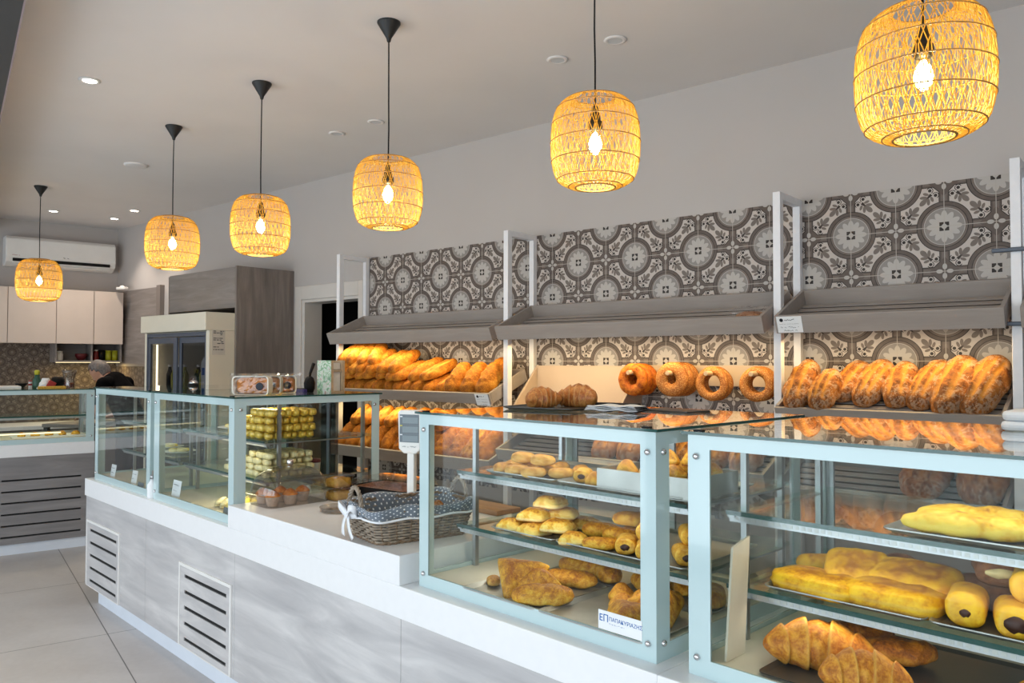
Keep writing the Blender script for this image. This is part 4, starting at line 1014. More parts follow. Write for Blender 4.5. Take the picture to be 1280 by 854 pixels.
# bagged loaf on the empty upper shelf
t = thing('bagged_loaf', 'small brown loaf in a clear bag on the empty middle upper shelf', 'bread loaf'); t.matrix_world = TRAYS['u2'] @ TR(1.545, 0.12, 0.021) @ RZ(1.45)
b1 = link('loaf', L_who[0], t); b1.scale = (0.45, 0.52, 0.42)
mb = MB(); r2 = random.Random(5)
for i in range(9):
    q = i/8
    for k in range(14):
        a = 2*PI*k/14; r = (0.052+0.010*r2.random())*(1-0.75*max(0, q-0.75)*4*0.8); mb.v.append((r*math.cos(a), -0.095+0.21*q, max(0.001, 0.035+r*0.62*math.sin(a))))
for i in range(8):
    for k in range(14): mb.f.append((i*14+k, i*14+(k+1) % 14, (i+1)*14+(k+1) % 14, (i+1)*14+k))
mb.build('clear_bag', M['wrap'], t)

# rings on the pegs
RGm = [torus('bread_ring', 0.058, 0.030, M['ringdark'], 1, 0.74, lump=0.16), torus('bread_ring', 0.057, 0.034, M['ring'], 2, 0.66, lump=0.06), torus('bread_ring', 0.066, 0.022, M['ring'], 3, 0.85), torus('bread_ring', 0.064, 0.023, M['ring'], 4, 0.85)]
PGN = ['first peg from the cream bin', 'second peg from the cream bin', 'third peg from the cream bin', 'peg next to the white post']
KND = ['browned cheese-crusted ring', 'thick small-holed sesame ring', 'sesame bread ring', 'sesame bread ring']
for p, (k, ys) in enumerate(((0, (3.700, 3.756, 3.812)), (1, (3.700, 3.762, 3.824)), (2, (3.720, 3.770)), (3, (3.720, 3.772)))):
    Rin = (0.058-0.030, 0.057-0.034, 0.066-0.022, 0.064-0.023)[k]
    for i, y in enumerate(ys):
        pos = ['front', 'middle', 'back'][i] if len(ys) == 3 else ['front', 'back'][i]
        zc = 1.4955-0.0125-Rin*0.93
        put(RGm[k], 'bread_ring', '%s, %s one hanging on the %s' % (KND[p], pos, PGN[p]), 'bread ring',
            TR(PEGX[p]+rnd.uniform(-0.002, 0.002), y, zc) @ RZ(rnd.uniform(-0.05, 0.05)+0.08) @ RY(rnd.uniform(-3, 3)), 'bread rings hung on the pegs')

# ------------------------------------------------------------------ trays in the cases
def pan(label, u0, u1, v0, v1, z, mat='alu', rim=0.012, rot=0.0):
    t = cthing('baking_tray', label, 'baking tray', (u0+u1)/2, (v0+v1)/2, z, rot, 'baking trays in the display cases')
    w, d = u1-u0, v1-v0; mb = MB()
    ro = rrect(w, d, 0.018); ri = rrect(w-0.030, d-0.030, 0.010); n = len(ro)
    vs = [(x, y, rim) for x, y in ro]+[(x*0.985, y*0.985, rim-0.001) for x, y in ro]+[(x, y, 0.002) for x, y in ri]+[(x, y, 0.0) for x, y in ri]+[(x, y, rim-0.003) for x, y in ro]
    fs = []
    for a, b in ((0, 1), (1, 2), (3, 4), (4, 0)):
        for k in range(n): k2 = (k+1) % n; fs.append((a*n+k, a*n+k2, b*n+k2, b*n+k))
    fs.append(tuple(2*n+k for k in range(n))); fs.append(tuple(3*n+k for k in reversed(range(n))))
    mb.add(vs, fs); mb.build('pan', M[mat], t)
    return t
Z1, Z2, Z0 = 1.1745, 0.9885, 0.8305
pan('baking tray of pale oval pastries on the top shelf of the middle case', 3.575, 3.895, 0.215, 0.60, Z1)
pan('baking tray holding the metal box on the top shelf of the middle case', 3.900, 4.370, 0.215, 0.60, Z1)
pan('baking tray of cheese squares on the lower shelf of the middle case', 3.600, 3.890, 0.215, 0.62, Z2)
pan('baking tray of turnovers and chocolate rolls on the lower shelf of the middle case', 3.895, 4.370, 0.215, 0.62, Z2)
pan('front baking tray with folded turnovers on the floor of the middle case', 3.655, 3.980, 0.045, 0.385, Z0)
pan('half-empty front baking tray behind the sticker in the middle case', 3.985, 4.360, 0.045, 0.385, Z0)
pan('rear baking tray with two oval pastries on the floor of the middle case', 3.700, 4.005, 0.395, 0.73, Z0)
pan('rear baking tray behind the half-empty one in the middle case', 4.010, 4.350, 0.395, 0.73, Z0)
pan('baking tray with two filled baguettes on the top shelf of the nearest case', 4.875, 5.170, 0.225, 0.60, Z1)
pan('baking tray at the picture edge on the top shelf of the nearest case', 5.175, 5.50, 0.225, 0.60, Z1)
pan('baking tray of flat yellow pies on the lower shelf of the nearest case', 4.585, 4.960, 0.232, 0.62, Z2)
pan('baking tray of filled rolls on the lower shelf of the nearest case', 4.965, 5.36, 0.232, 0.62, Z2)
pan('dark baking tray with croissants on the floor of the nearest case', 4.640, 4.845, 0.10, 0.58, Z0, 'darktray', 0.008)
pan('dark baking tray with a few crumbs on the floor of the nearest case', 4.855, 5.10, 0.10, 0.58, Z0, 'darktray', 0.008)

def food(me, name, label, cat_, u, v, z, rot=0.0, sc=(1, 1, 1), group=None, rx=0.0, ry=0.0):
    return put(me, name, label, cat_, CM(u, v, z, rot) @ RX(rx) @ RY(ry), group, sc)
T = 0.003
# oval pastries
CK = [loaf('oval_pastry', 0.085, 0.052, 0.040, M['cookie'], 30+i, 0, 'long', 0.4, 0.03, 22, 16, 0.10) for i in range(3)]
for i, (u, v, z, r) in enumerate(((3.625, 0.255, 0, 0.3), (3.615, 0.330, 0, -0.6), (3.700, 0.250, 0, -0.9), (3.690, 0.330, 0, -0.7), (3.690, 0.290, 0.036, -0.8), (3.780, 0.245, 0, -1.0), (3.770, 0.320, 0, -0.6), (3.785, 0.285, 0.036, -1.0), (3.850, 0.300, 0, -0.7), (3.855, 0.385, 0, 0.7), (3.760, 0.400, 0, 0.4))):
    food(CK[i % 3], 'oval_pastry', 'pale oval pastry in the pile on the top shelf of the middle case', 'pastry', u, v, Z1+T+z, r, (1, 1, 1), 'pale oval pastries on the top shelf of the middle case')
# chocolate rolls
RB = [roll_body('chocolate_roll', 0.095, 0.062, 0.048, M['flaky'], 40+i) for i in range(2)]
FD = fill_disc('filling', 0.028, 0.019, -0.047, 0.024, M['filling'])
def roll(label, u, v, z, rot, sc=(1, 1, 1), body=None, fillm=None, cat_='filled roll', group=None, name='filled_roll'):
    t = cthing(name, label, cat_, u, v, z, rot, group)
    b = link('pastry', body or RB[0], t); f = link('filling', fillm or FD, t)
    b.scale = sc; f.scale = sc
    return t
roll('small yellow filled roll on the bare part of the top tray, middle case', 3.945, 0.300, Z1+T, 0.55, (0.85, 0.85, 0.85))
DM = [puff('domed_bun', R_oval(0.075, 0.062), 0.045, M['flaky'], 50+i, 2.0, 0.35, 8, 26, 0.12) for i in range(3)]
for i, (u, v, r) in enumerate(((4.015, 0.270, 0.3), (3.965, 0.375, 1.0), (4.01, 0.35, 0.2))):
    food(DM[i], 'pastry_bun', ['pale yellow bun beside the metal box, nearest the glass', 'yellow bun at the back of the top tray behind the small roll', 'yellow bun at the corner of the metal box, behind the nearest one'][i], 'bun', u, v, Z1+T, r, (0.8, 0.85, 0.9))
t = cthing('metal_box', 'open grey metal box of yellow buns on the top shelf of the middle case', 'box', 4.225, 0.345, Z1+T)
mb = MB(); w2, d2, h2 = 0.160, 0.125, 0.062
mb.box(-w2, w2, -d2, d2, 0, 0.003)
for a in ((-w2, w2, -d2, -d2+0.003), (-w2, w2, d2-0.003, d2), (-w2, -w2+0.003, -d2+0.003, d2-0.003), (w2-0.003, w2, -d2+0.003, d2-0.003)): mb.box(a[0], a[1], a[2], a[3], 0.003, h2)
mb.build('box', M['alu'], t, bevel=0.001)
k = 0
for lv, zz, pts in ((0, 0.004, [(x, y) for x in (-0.115, -0.04, 0.04, 0.115) for y in (-0.078, 0.0, 0.078)]), (1, 0.044, [(-0.105, -0.05), (-0.02, -0.062), (0.06, -0.05), (0.115, 0.0), (-0.07, 0.05), (0.02, 0.045), (0.10, 0.075)]), (2, 0.080, [(0.02, -0.02), (0.085, 0.01)])):
    for x, y in pts:
        if lv == 0 and abs(y) < 0.01: continue
        food(DM[k % 3], 'pastry_bun', 'yellow bun piled in the grey metal box', 'bun', 4.225+x, 0.345+y, Z1+T+zz, rnd.uniform(0, 3), (0.92, 0.92, 0.95), 'yellow buns in the metal box'); k += 1
# cheese squares
SQ = [puff('cheese_square', R_sq(0.098, 0.088, 6), 0.040, M['feta'], 60+i, 2.2, 0.45, 10, 36, 0.16, 2, 0.10) for i in range(3)]
for i, (u, v, z, r) in enumerate(((3.665, 0.270, 0, 0.2), (3.765, 0.265, 0, -0.1), (3.690, 0.365, 0, 0.1), (3.790, 0.360, 0, -0.2), (3.730, 0.300, 0.037, 0.35), (3.775, 0.390, 0.037, 0.5), (3.715, 0.460, 0, 0.0), (3.815, 0.455, 0, 0.2), (3.845, 0.290, 0.020, 0.4), (3.740, 0.370, 0.072, 0.2))):
    food(SQ[i % 3], 'cheese_pastry', 'square flaky cheese pastry in the heap on the lower shelf of the middle case', 'pastry', u, v, Z2+T+z, r, (1, 1, 1), 'square cheese pastries in the middle case')
food(SQ[1], 'cheese_pastry', 'single pale cheese pastry lying on the bare tray beside the heap, middle case', 'pastry', 3.945, 0.252, Z2+T, 0.5, (0.85, 0.75, 1))
TO = [loaf('turnover', 0.12, 0.070, 0.050, M['flaky'], 70+i, 0, 'long', 0.4, 0.06, 26, 18, 0.10) for i in range(3)]
for i, (u, v, z, r, lb) in enumerate(((3.930, 0.400, 0, -0.9, 'lone golden turnover towards the middle of the lower tray, middle case'), (4.025, 0.385, 0, -1.2, 'pale turnover in front of the turnover pile, middle case'), (4.040, 0.470, 0, -0.9, 'golden turnover at the back of the pile, middle case'), (4.110, 0.400, 0, 0.7, 'speckled turnover between the pile and the chocolate rolls, middle case'), (4.035, 0.425, 0.045, -0.8, 'golden turnover on top of the pile, middle case'))):
    food(TO[i % 3], 'turnover', lb, 'pastry', u, v, Z2+T+z, r)
food(TO[1], 'turnover', 'pale floury twist at the front edge of the lower tray, middle case', 'pastry', 4.045, 0.262, Z2+T, -0.9, (0.9, 0.95, 0.8))
for lb, u, v, z, r in (('chocolate roll at the front of the lower shelf, left of its twin, middle case', 4.125, 0.285, 0, 0.55), ('chocolate roll at the front of the lower shelf, right of its twin, middle case', 4.205, 0.275, 0, 0.60),
                       ('chocolate roll lying on the two front ones, middle case', 4.185, 0.310, 0.046, 0.5), ('chocolate roll seen past the corner of the middle case, lower one', 4.315, 0.300, 0, 0.75), ('chocolate roll seen past the corner of the middle case, upper one', 4.305, 0.345, 0.046, 0.7)):
    roll(lb, u, v, Z2+T+z, r, (1, 1, 1), RB[rnd.randint(0, 1)], FD, group='chocolate rolls in the middle case')
# floor of the middle case
TRI = [puff('folded_turnover', R_tri(0.185), 0.058, M['flaky'], 80+i, 2.6, 0.35, 12, 48, 0.12) for i in range(3)]
OV = [loaf('oval_pastry', 0.19, 0.088, 0.062, M['flaky'], 90+i, 0, 'long', 0.4, 0.02, 34, 24, 0.10) for i in range(3)]
food(TRI[0], 'folded_turnover', 'large brown folded turnover propped up at the front of the middle case', 'pastry', 3.790, 0.170, Z0+T+0.036, 0.35, (1, 1, 1.1), None, 0.62, 0.0)
food(TRI[1], 'folded_turnover', 'golden folded turnover leaning on the brown one in the middle case', 'pastry', 3.865, 0.190, Z0+T+0.020, -0.5, (0.9, 0.9, 1), None, 0.30, 0.1)
food(OV[0], 'oval_pastry', 'long golden oval pastry nearest the front glass of the middle case', 'pastry', 3.935, 0.125, Z0+T, -0.85)
food(OV[1], 'oval_pastry', 'oval pastry alone behind the long front one, middle case', 'pastry', 3.870, 0.325, Z0+T, -1.15, (0.9, 0.95, 0.9))
food(OV[2], 'oval_pastry', 'oval pastry half hidden by the rail at the back of the middle case', 'pastry', 3.800, 0.470, Z0+T, -1.2, (0.9, 0.95, 1))
for i, (u, v, z, r, s, lb) in enumerate(((3.900, 0.470, 0, 0.9, 0.95, 'brown oval pastry at the back between the two rear trays, middle case'), (4.080, 0.450, 0, 1.1, 0.9, 'brown oval pastry on the rear tray behind the half-empty one, nearer the glass'), (4.155, 0.520, 0, 0.9, 0.85, 'brown oval pastry farther back on the rear tray behind the half-empty one'))):
    food(OV[i], 'oval_pastry', lb, 'pastry', u, v, Z0+T+z, r, (s, s, s))
food(CK[0], 'broken_pastry', 'small broken pastry end beside the brown folded turnover', 'pastry', 3.690, 0.150, Z0+T, 1.0, (0.85, 0.8, 0.8))
for i, (u, v, r, lb) in enumerate(((4.075, 0.325, 0.5, 'small brown bun on the half-empty tray, nearest its bare side'), (4.155, 0.325, 0.9, 'small brown bun on the half-empty tray, beside the first'), (4.135, 0.250, 0.2, 'small brown bun behind the folded turnover over the sticker'))):
    food(DM[i], 'pastry_bun', lb, 'bun', u, v, Z0+T, r, (1.05, 1.05, 1.1))
food(TRI[2], 'folded_turnover', 'big folded turnover right behind the blue and white sticker', 'pastry', 4.245, 0.150, Z0+T, 0.25, (1.05, 0.95, 1.15))
food(TRI[0], 'folded_turnover', 'folded turnover stacked behind the one over the sticker', 'pastry', 4.255, 0.265, Z0+T+0.012, 0.9, (0.95, 0.9, 1.1), None, 0.2, 0)
food(OV[0], 'oval_pastry', 'oval pastry on the floor of the middle case seen past its corner', 'pastry', 4.290, 0.475, Z0+T, 0.5, (0.9, 0.85, 1))

# nearest case
BG = [loaf('filled_baguette', 0.28, 0.088, 0.052, M['omelet'], 100+i, 0, 'long', 0.3, 0.02, 44, 26, 0.12) for i in range(2)]
t = cthing('filled_baguette', 'yellow filled baguette with black olives at the front of the top shelf, nearest case', 'baguette', 5.035, 0.305, Z1+T, -1.34)
link('pastry', BG[0], t).scale = (1, 1, 1.05)
for i, (x, y, z) in enumerate(((-0.034, -0.088, 0.036), (-0.039, -0.078, 0.026), (-0.042, -0.045, 0.014), (-0.043, -0.030, 0.013))):
    MB().lathe([(0.0, -0.006), (0.006, -0.003), (0.007, 0.0), (0.005, 0.004), (0.0, 0.006)], 10, (x, y, z)).build('olive', M['filling'], t, smooth=True)
food(BG[1], 'filled_baguette', 'yellow filled baguette with brown patches behind the olive one, nearest case', 'baguette', 5.020, 0.425, Z1+T, -1.34, (1.05, 0.95, 1.0))
PI_ = [puff('flat_pie', R_sq(0.205, 0.135, 4), 0.056, M['pie'], 110+i, 3.0, 0.75, 12, 60, 0.06, 3, 0.08) for i in range(4)]
PG = 'flat yellow pies in the nearest case'
food(PI_[0], 'flat_pie', 'flat layered yellow pie at the front left of the pie tray', 'pie', 4.695, 0.300, Z2+T, -0.10, (1, 0.9, 0.9), PG)
food(PI_[1], 'flat_pie', 'yellow pie half resting on the front left pie', 'pie', 4.752, 0.395, Z2+T+0.026, 0.35, (0.70, 1.05, 0.95), PG, 0.34, 0.0)
food(PI_[2], 'flat_pie', 'flat layered yellow pie at the front right of the pie tray', 'pie', 4.872, 0.315, Z2+T, 0.02, (0.98, 1.0, 1.0), PG)
food(PI_[3], 'flat_pie', 'yellow pie lying behind and partly on the front right pie', 'pie', 4.880, 0.405, Z2+T+0.024, -0.05, (0.98, 0.95, 1.0), PG, 0.24)
BN = [puff('brown_bun', R_sq(0.135, 0.10, 3), 0.062, M['bun'], 120+i, 2.2, 0.45, 10, 40, 0.04) for i in range(2)]
for i, (u, v, r, lb) in enumerate(((4.685, 0.520, 0.3, 'glossy brown bun behind the yellow pies, nearest the loose yellow roll'), (4.790, 0.575, -0.2, 'glossy brown bun at the back between the other two, nearest case'), (4.885, 0.535, 0.1, 'glossy brown bun at the back beside the filled roll tray'))):
    food(BN[i % 2], 'brown_bun', lb, 'bun', u, v, Z2+T, r)
OY = loaf('oval_roll', 0.135, 0.062, 0.05, M['pie'], 130, 0, 'long', 0.4, 0.02, 28, 20, 0.08)
food(OY, 'oval_roll', 'small yellow oval roll alone at the back corner of the pie tray', 'roll', 4.615, 0.500, Z2+T, -0.9)
RN = [roll_body('filled_roll', 0.125, 0.085, 0.078, M['pie'], 140+i) for i in range(2)]; RD = roll_body('filled_roll', 0.13, 0.10, 0.075, M['brownroll'], 145)
F1 = fill_disc('filling', 0.052, 0.040, -0.062, 0.038, M['filling']); F2 = fill_disc('filling', 0.024, 0.018, -0.062, 0.034, M['filling']); F3 = fill_disc('filling', 0.066, 0.024, -0.065, 0.036, M['creamfill'])
roll('yellow filled roll with a small slit at the front of the roll tray', 5.020, 0.315, Z2+T, 0.20, (0.9, 0.9, 0.95), RN[0], F2)
roll('yellow roll with a wide chocolate filling at the front of the roll tray', 5.110, 0.305, Z2+T, 0.30, (0.85, 0.9, 0.85), RN[1], F1)
roll('yellow filled roll resting on top of the two front rolls', 5.135, 0.355, Z2+T+0.060, 0.15, (0.95, 0.85, 0.9), RN[0], F2)
roll('dark filled roll cut by the picture edge on the roll tray', 5.205, 0.300, Z2+T, 0.1, (0.9, 0.9, 0.85), RD, F1)
roll('dark brown roll lying at the back of the roll tray', 5.025, 0.450, Z2+T, 1.2, (0.95, 1, 0.9), RD, F2)
roll('dark brown roll with pale cream filling on top of the rear one', 5.045, 0.455, Z2+T+0.064, 0.35, (1, 1, 0.9), RD, F3)
CR = [croissant('croissant', 0.20, 0.054, M['croiss'], 150+i, 1.5+0.3*i, seg=6) for i in range(2)]
CRF = croissant('croissant', 0.25, 0.070, M['flakybrown'], 160, 1.1, seg=5)
OVB = loaf('oval_pastry', 0.19, 0.088, 0.062, M['flakybrown'], 97, 0, 'long', 0.4, 0.02, 34, 24, 0.12)
food(CRF, 'croissant', 'large flaky croissant at the front of the dark tray, nearest case', 'croissant', 4.725, 0.240, Z0+T, 0.42)
food(OVB, 'oval_pastry', 'brown oval pastry behind the large croissant, nearest case', 'pastry', 4.735, 0.430, Z0+T, -0.8, (1.0, 1.0, 1.2))
food(OVB, 'oval_pastry', 'golden oval pastry lying across the gap of the dark trays, nearest case', 'pastry', 4.845, 0.385, Z0+T+0.006, -0.9, (1.0, 1.0, 1.0))
food(CRF, 'croissant', 'flaky croissant cut by the bottom edge of the picture, nearest case', 'croissant', 4.860, 0.165, Z0+T, 0.5, (0.75, 0.8, 0.85))
food(DM[0], 'pastry_bun', 'pale round bun alone on the bare dark tray at the picture edge', 'bun', 5.125, 0.390, Z0, 0.3, (1.15, 1.15, 1.0))
t = cthing('cream_board', 'thin cream board standing against the side inside the nearest case', 'board', 4.552, 0.165, Z0, 0, None)
MB().prism([(-0.052, 0.001), (0.035, 0.001), (0.062, 0.285), (-0.018, 0.268)], -0.003, 0.003, 'YZ').build('panel', M['cream'], t)

# wrapped sweets in the yellow-lit case
def bar(L, r, mat, sd):
    mb = MB(); n = 14
    for i, (q, m) in enumerate(((0, 0.0), (0.0, 0.55), (0.05, 0.62), (0.10, 0.40), (0.14, 0.95), (0.3, 1.03), (0.5, 1.0), (0.7, 1.03), (0.86, 0.95), (0.90, 0.40), (0.95, 0.62), (1.0, 0.55), (1.0, 0.0))):
        for k in range(n):
            a = 2*PI*k/n; c, s_ = math.cos(a), math.sin(a); p = 0.55
            y = math.copysign(abs(c)**p, c)*r*1.1*m; z = math.copysign(abs(s_)**p, s_)*r*m
            mb.v.append(((q-0.5)*L, y*(1+0.08*nz((q*3, c, s_), 2.5, sd)), r+z*(1+0.08*nz((q*3, s_, c), 2.5, sd))))
        if i:
            for k in range(n): mb.f.append(((i-1)*n+k, (i-1)*n+(k+1) % n, i*n+(k+1) % n, i*n+k))
    return fin(mb, 'wrapped_sweet', mat)
BR = bar(0.074, 0.0175, M['goldwrap'], 1); BRc = bar(0.078, 0.0150, M['creamwrap'], 2)
def stack(me, z0, h, lab, grp, nu, nv, nl, u0, v0, du, dv):
    for l in range(nl):
        for i in range(l, nu):
            for j in range(nv):
                if 0 < l < nl-1 and 0 < j < nv-1 and i > l+1 and i < nu-1: continue
                o = put(me, 'wrapped_sweet', lab, 'sweet', CM(u0+i*du+(0.02 if l % 2 else 0)+rnd.uniform(-0.006, 0.006), v0+j*dv+rnd.uniform(-0.004, 0.004), z0+l*h, rnd.uniform(-0.3, 0.3)), grp)
stack(BR, Z1+0.0005, 0.0365, 'gold-wrapped bar in the stack on the upper shelf of the yellow-lit case', 'gold-wrapped bars in the yellow-lit case', 6, 6, 4, 1.620, 0.235, 0.076, 0.043)
stack(BRc, Z2+0.0005, 0.0305, 'cream-wrapped bar in the stack on the lower shelf of the yellow-lit case', 'cream-wrapped bars in the yellow-lit case', 6, 6, 4, 1.590, 0.230, 0.080, 0.042)
BS = [loaf('wrapped_biscuit', 0.075, 0.040, 0.022, M['greencase' if i else 'creamwrap'], 170+i, 0, 'long', 0.4, 0, 14, 12, 0.05) for i in range(2)]
for i in range(5):
    for j in range(3):
        for l in range(2):
            food(BS[0 if i < 2 else 1], 'wrapped_biscuit', ('clear-wrapped biscuit leaning on the floor of the yellow-lit case' if i < 2 else 'yellow biscuit in the pile by the blue tag in the yellow-lit case'), 'biscuit',
                 1.72+i*0.062+0.02*l, 0.12+j*0.075, Z0+0.001+l*0.022, 0.5+rnd.uniform(-0.2, 0.2), (1, 1, 1), 'biscuits on the floor of the yellow-lit case' if i < 2 else 'yellow biscuits by the blue tag', 0.25 if l else 0.0)
def card(label, u, v, z, w, h, blue=False, rows=((0.7, 0.15, 0.8), (0.35, 0.15, 0.6))):
    t = cthing('shelf_card', label, 'card', u, v, z, 0.0)
    MB().xbox(RX(-0.15), 0, w, 0, 0.001, 0, h).build('card', M['lcd' if blue else 'paper'], t)
    if not blue: scribble([(h*a, w*b, w*c, h*0.10) for a, b, c in rows], w, M['ink'], 'writing', t, (0, -0.0015, 0), (-0.15, 0, 0), seed=int(u*100), thick=0.0007)
card('white written card at the front of the far case, by its corner post', 0.225, 0.075, Z0, 0.085, 0.075)
card('white written card at the front of the far case, nearer the sanitiser bottle', 0.60, 0.075, Z0, 0.085, 0.075)
card('larger white written card at the front of the yellow-lit case', 1.22, 0.075, Z0, 0.11, 0.085)
card('blue tag in front of the yellow biscuits', 1.90, 0.058, Z0, 0.10, 0.030, True)
card('small blue tag at the front corner of the far case', 0.76, 0.058, Z0, 0.09, 0.024, True)
for u, v, z, lab in ((0.30, 0.40, Z2, 'plate of pale pastries on the lower shelf of the far case'), (0.62, 0.35, Z2, 'plate of yellow pastries on the lower shelf of the far case, by the sanitiser'), (1.30, 0.45, Z2, 'plate of pale pastries on the lower shelf of the yellow-lit case'), (1.30, 0.40, Z1, 'plate of pale pastries on the upper shelf of the yellow-lit case')):
    t = cthing('plate', lab.replace('plate of pale pastries', 'white plate under pale pastries').replace('plate of yellow pastries', 'white plate under yellow pastries'), 'plate', u, v, z+0.0005)
    MB().lathe([(0.055, 0), (0.06, 0.002), (0.10, 0.010), (0.10, 0.013), (0.06, 0.006), (0.0, 0.006)], 30).build('dish', M['white'], t, smooth=True)
    for i in range(5):
        a = i*1.25; food(BS[i % 2], 'biscuit', 'pastry on the '+lab.split(' on the ')[1]+', on a white plate', 'pastry', u+0.045*math.cos(a), v+0.045*math.sin(a), z+0.008, a, (0.9, 0.9, 1), lab)
t = cthing('pudding_cup', 'white pudding cup with a red top inside the yellow-lit case', 'cup', 1.985, 0.50, Z2)
MB().lathe([(0.022, 0), (0.026, 0.05), (0.028, 0.052), (0.0, 0.052)], 20).build('cup', M['cup'], t, smooth=True); MB().lathe([(0.027, 0.052), (0.027, 0.070), (0.0, 0.073)], 20).build('topping', M['pinkred'], t, smooth=True)
t = cthing('spray_bottle', 'small clear sanitiser bottle standing in the gap between the far cases', 'bottle', 1.058, 0.035, 0.8003)
MB().lathe([(0.0, 0), (0.026, 0), (0.027, 0.01), (0.027, 0.075), (0.012, 0.095), (0.011, 0.105)], 20).build('bottle', M['paper'], t, smooth=True)
MB().lathe([(0.013, 0.105), (0.013, 0.125), (0.005, 0.128), (0.005, 0.150), (0.0, 0.150)], 16).build('pump', M['steel'], t, smooth=True)

# far low case: trays of small cakes
for i in range(3):
    t = bthing('cake_tray', ['yellow-lit tray of small cakes in the far low case, nearest the corner', 'yellow-lit tray of small cakes in the middle of the far low case', 'yellow-lit tray of small cakes at the picture edge in the far low case'][i], 'tray', 0.35-i*0.62, 0.30, 0.911)
    MB().box(-0.27, 0.27, -0.12, 0.12, 0, 0.012).build('tray', M['white'], t, bevel=0.002)
    for k in range(5):
        p = B4(0.35-i*0.62-0.2+k*0.1, 0.26, 0.9235).translation
        put(DM[k % 3], 'small_cake', 'small yellow cake on a tray in the far low case', 'cake', TR(*p) @ RZ(k), 'small cakes in the far low case', (0.9, 0.9, 0.8))
# ------------------------------------------------------------------ things on the cases and the raised block
ZT = 0.80+HC+0.0085          # tops of the far cases
ZTC = 0.80+HC-0.004+0.0085
CT = puff('sponge_loaf', R_sq(0.165, 0.076, 5), 0.050, M['cake'], 200, 2.6, 0.55, 10, 40, 0.10)
def wrapped_cake(label, u, v, rot):
    t = cthing('wrapped_cake', label, 'wrapped cake', u, v, ZT, rot, 'wrapped loaf cakes on the yellow-lit case')
    w, h, d = 0.190, 0.092, 0.056
    mb = MB(); ro = rrect(w, h, 0.020, 5); n = len(ro)
    vs = []
    for sc, y in ((1.0, -d/2), (0.93, -d/2+0.001), (0.90, d/2-0.004), (0.0, d/2-0.004)): vs += [(x*sc, y, z*sc+h/2+0.002) for x, z in ro]
    for sc, y in ((0.94, d/2), (1.0, -d/2+0.002)): vs += [(x*sc, y, z*sc+h/2+0.002) for x, z in ro]
    fs = []
    for a, b in ((0, 1), (1, 2), (2, 3), (4, 5), (5, 0)):
        for k in range(n): fs.append((a*n+k, a*n+(k+1) % n, b*n+(k+1) % n, b*n+k))
    fs.append(tuple(4*n+k for k in range(n)))
    mb.add(vs, fs); mb.build('paper_case', M['cream'], t)
    c = link('cake', CT, t, 0, (0, d/2-0.006, h/2+0.002), (PI/2, 0, 0)); c.scale = (0.99, 0.98, 0.98)
    mb = MB(); r3 = random.Random(int(u*1000)); nx, nz_ = 16, 10
    for face in (-1, 1):
        o = len(mb.v)
        for j in range(nz_+1):
            for i in range(nx+1):
                x = (i/nx-0.5)*(w+0.055); z = j/nz_*(h+0.012); ed = min(1, min(i, nx-i)/2.5, min(j+1, nz_+1-j)/2.0)
                y = face*(d/2+0.003)*ed+r3.uniform(-0.003, 0.003)*(1.6-ed); mb.v.append((x, y, max(0.0005, z+r3.uniform(-0.003, 0.003))))
        for j in range(nz_):
            for i in range(nx): mb.f.append((o+j*(nx+1)+i, o+j*(nx+1)+i+1, o+(j+1)*(nx+1)+i+1, o+(j+1)*(nx+1)+i))
    mb.build('cellophane', M['wrap'], t)
    MB().lathe([(0.0, 0.0), (0.019, 0.0), (0.019, 0.0008), (0.0, 0.0008)], 24, (w*0.27, -d/2-0.004, h*0.48), axis='Y').build('round_sticker', M['ink'], t)
    return t
wrapped_cake('cellophane-wrapped loaf cake with a dark round sticker, front left of three', 1.962, 0.172, 0.62)
wrapped_cake('cellophane-wrapped loaf cake hidden behind the front one', 1.915, 0.250, 0.80)
wrapped_cake('cellophane-wrapped loaf cake with a dark sticker, nearest the black ladle', 1.880, 0.345, 0.95)
t = cthing('ladle', 'black ladle with its handle slanting up, on the case beside the wrapped cakes', 'ladle', 1.80, 0.57, ZT)
MB().lathe([(0.0, 0.0), (0.020, 0.0), (0.028, 0.02), (0.030, 0.05), (0.022, 0.075), (0.012, 0.085), (0.0, 0.086)], 20).build('bowl', M['black'], t, smooth=True)
MB().tube([(0.0, 0, 0.075), (0.006, 0, 0.10), (0.022, 0.012, 0.155)], lambda i: (0.006, 0.007, 0.010)[i], 8).build('handle', M['black'], t, smooth=True)
t = cthing('small_box', 'tiny dark blue box at the foot of the napkin holder', 'box', 1.815, 0.515, ZT, 0.3)
MB().box(-0.028, 0.028, -0.012, 0.012, 0, 0.018).build('carton', M['bluebox'], t, bevel=0.001)
t = cthing('napkin_holder', 'upright holder with a green picture side and white napkins in a wooden frame', 'napkin holder', 1.900, 0.640, ZT, 0.245)
a = 0.050; hh = 0.170
mb = MB(); mb.box(-a, a, -a, a, 0, 0.008); mb.box(-a, -a+0.006, -a, a, 0.008, hh); mb.box(-a+0.006, a, a-0.006, a, 0.008, hh); mb.box(-a+0.006, a, -a, -a+0.004, 0.008, hh); mb.box(a-0.012, a, -a+0.004, -a+0.016, 0.008, hh); mb.box(a-0.012, a, a-0.018, a-0.006, 0.008, hh); mb.box(a-0.008, a, -a+0.016, a-0.018, 0.112, 0.120)
mb.build('wood_frame', M['cork'], t)
def picture():
    q = NT('leafy_print'); v = q.coord((1, 1, 1)); n1 = q.noise(v, 22, 4, 0.6, 2.5)
    c = q.ramp(n1, [(0.30, srgb(20, 58, 40)), (0.45, srgb(96, 150, 92)), (0.55, srgb(196, 208, 196)), (0.68, srgb(140, 96, 70))])
    q.set(col=c, rough=0.15); return q.m
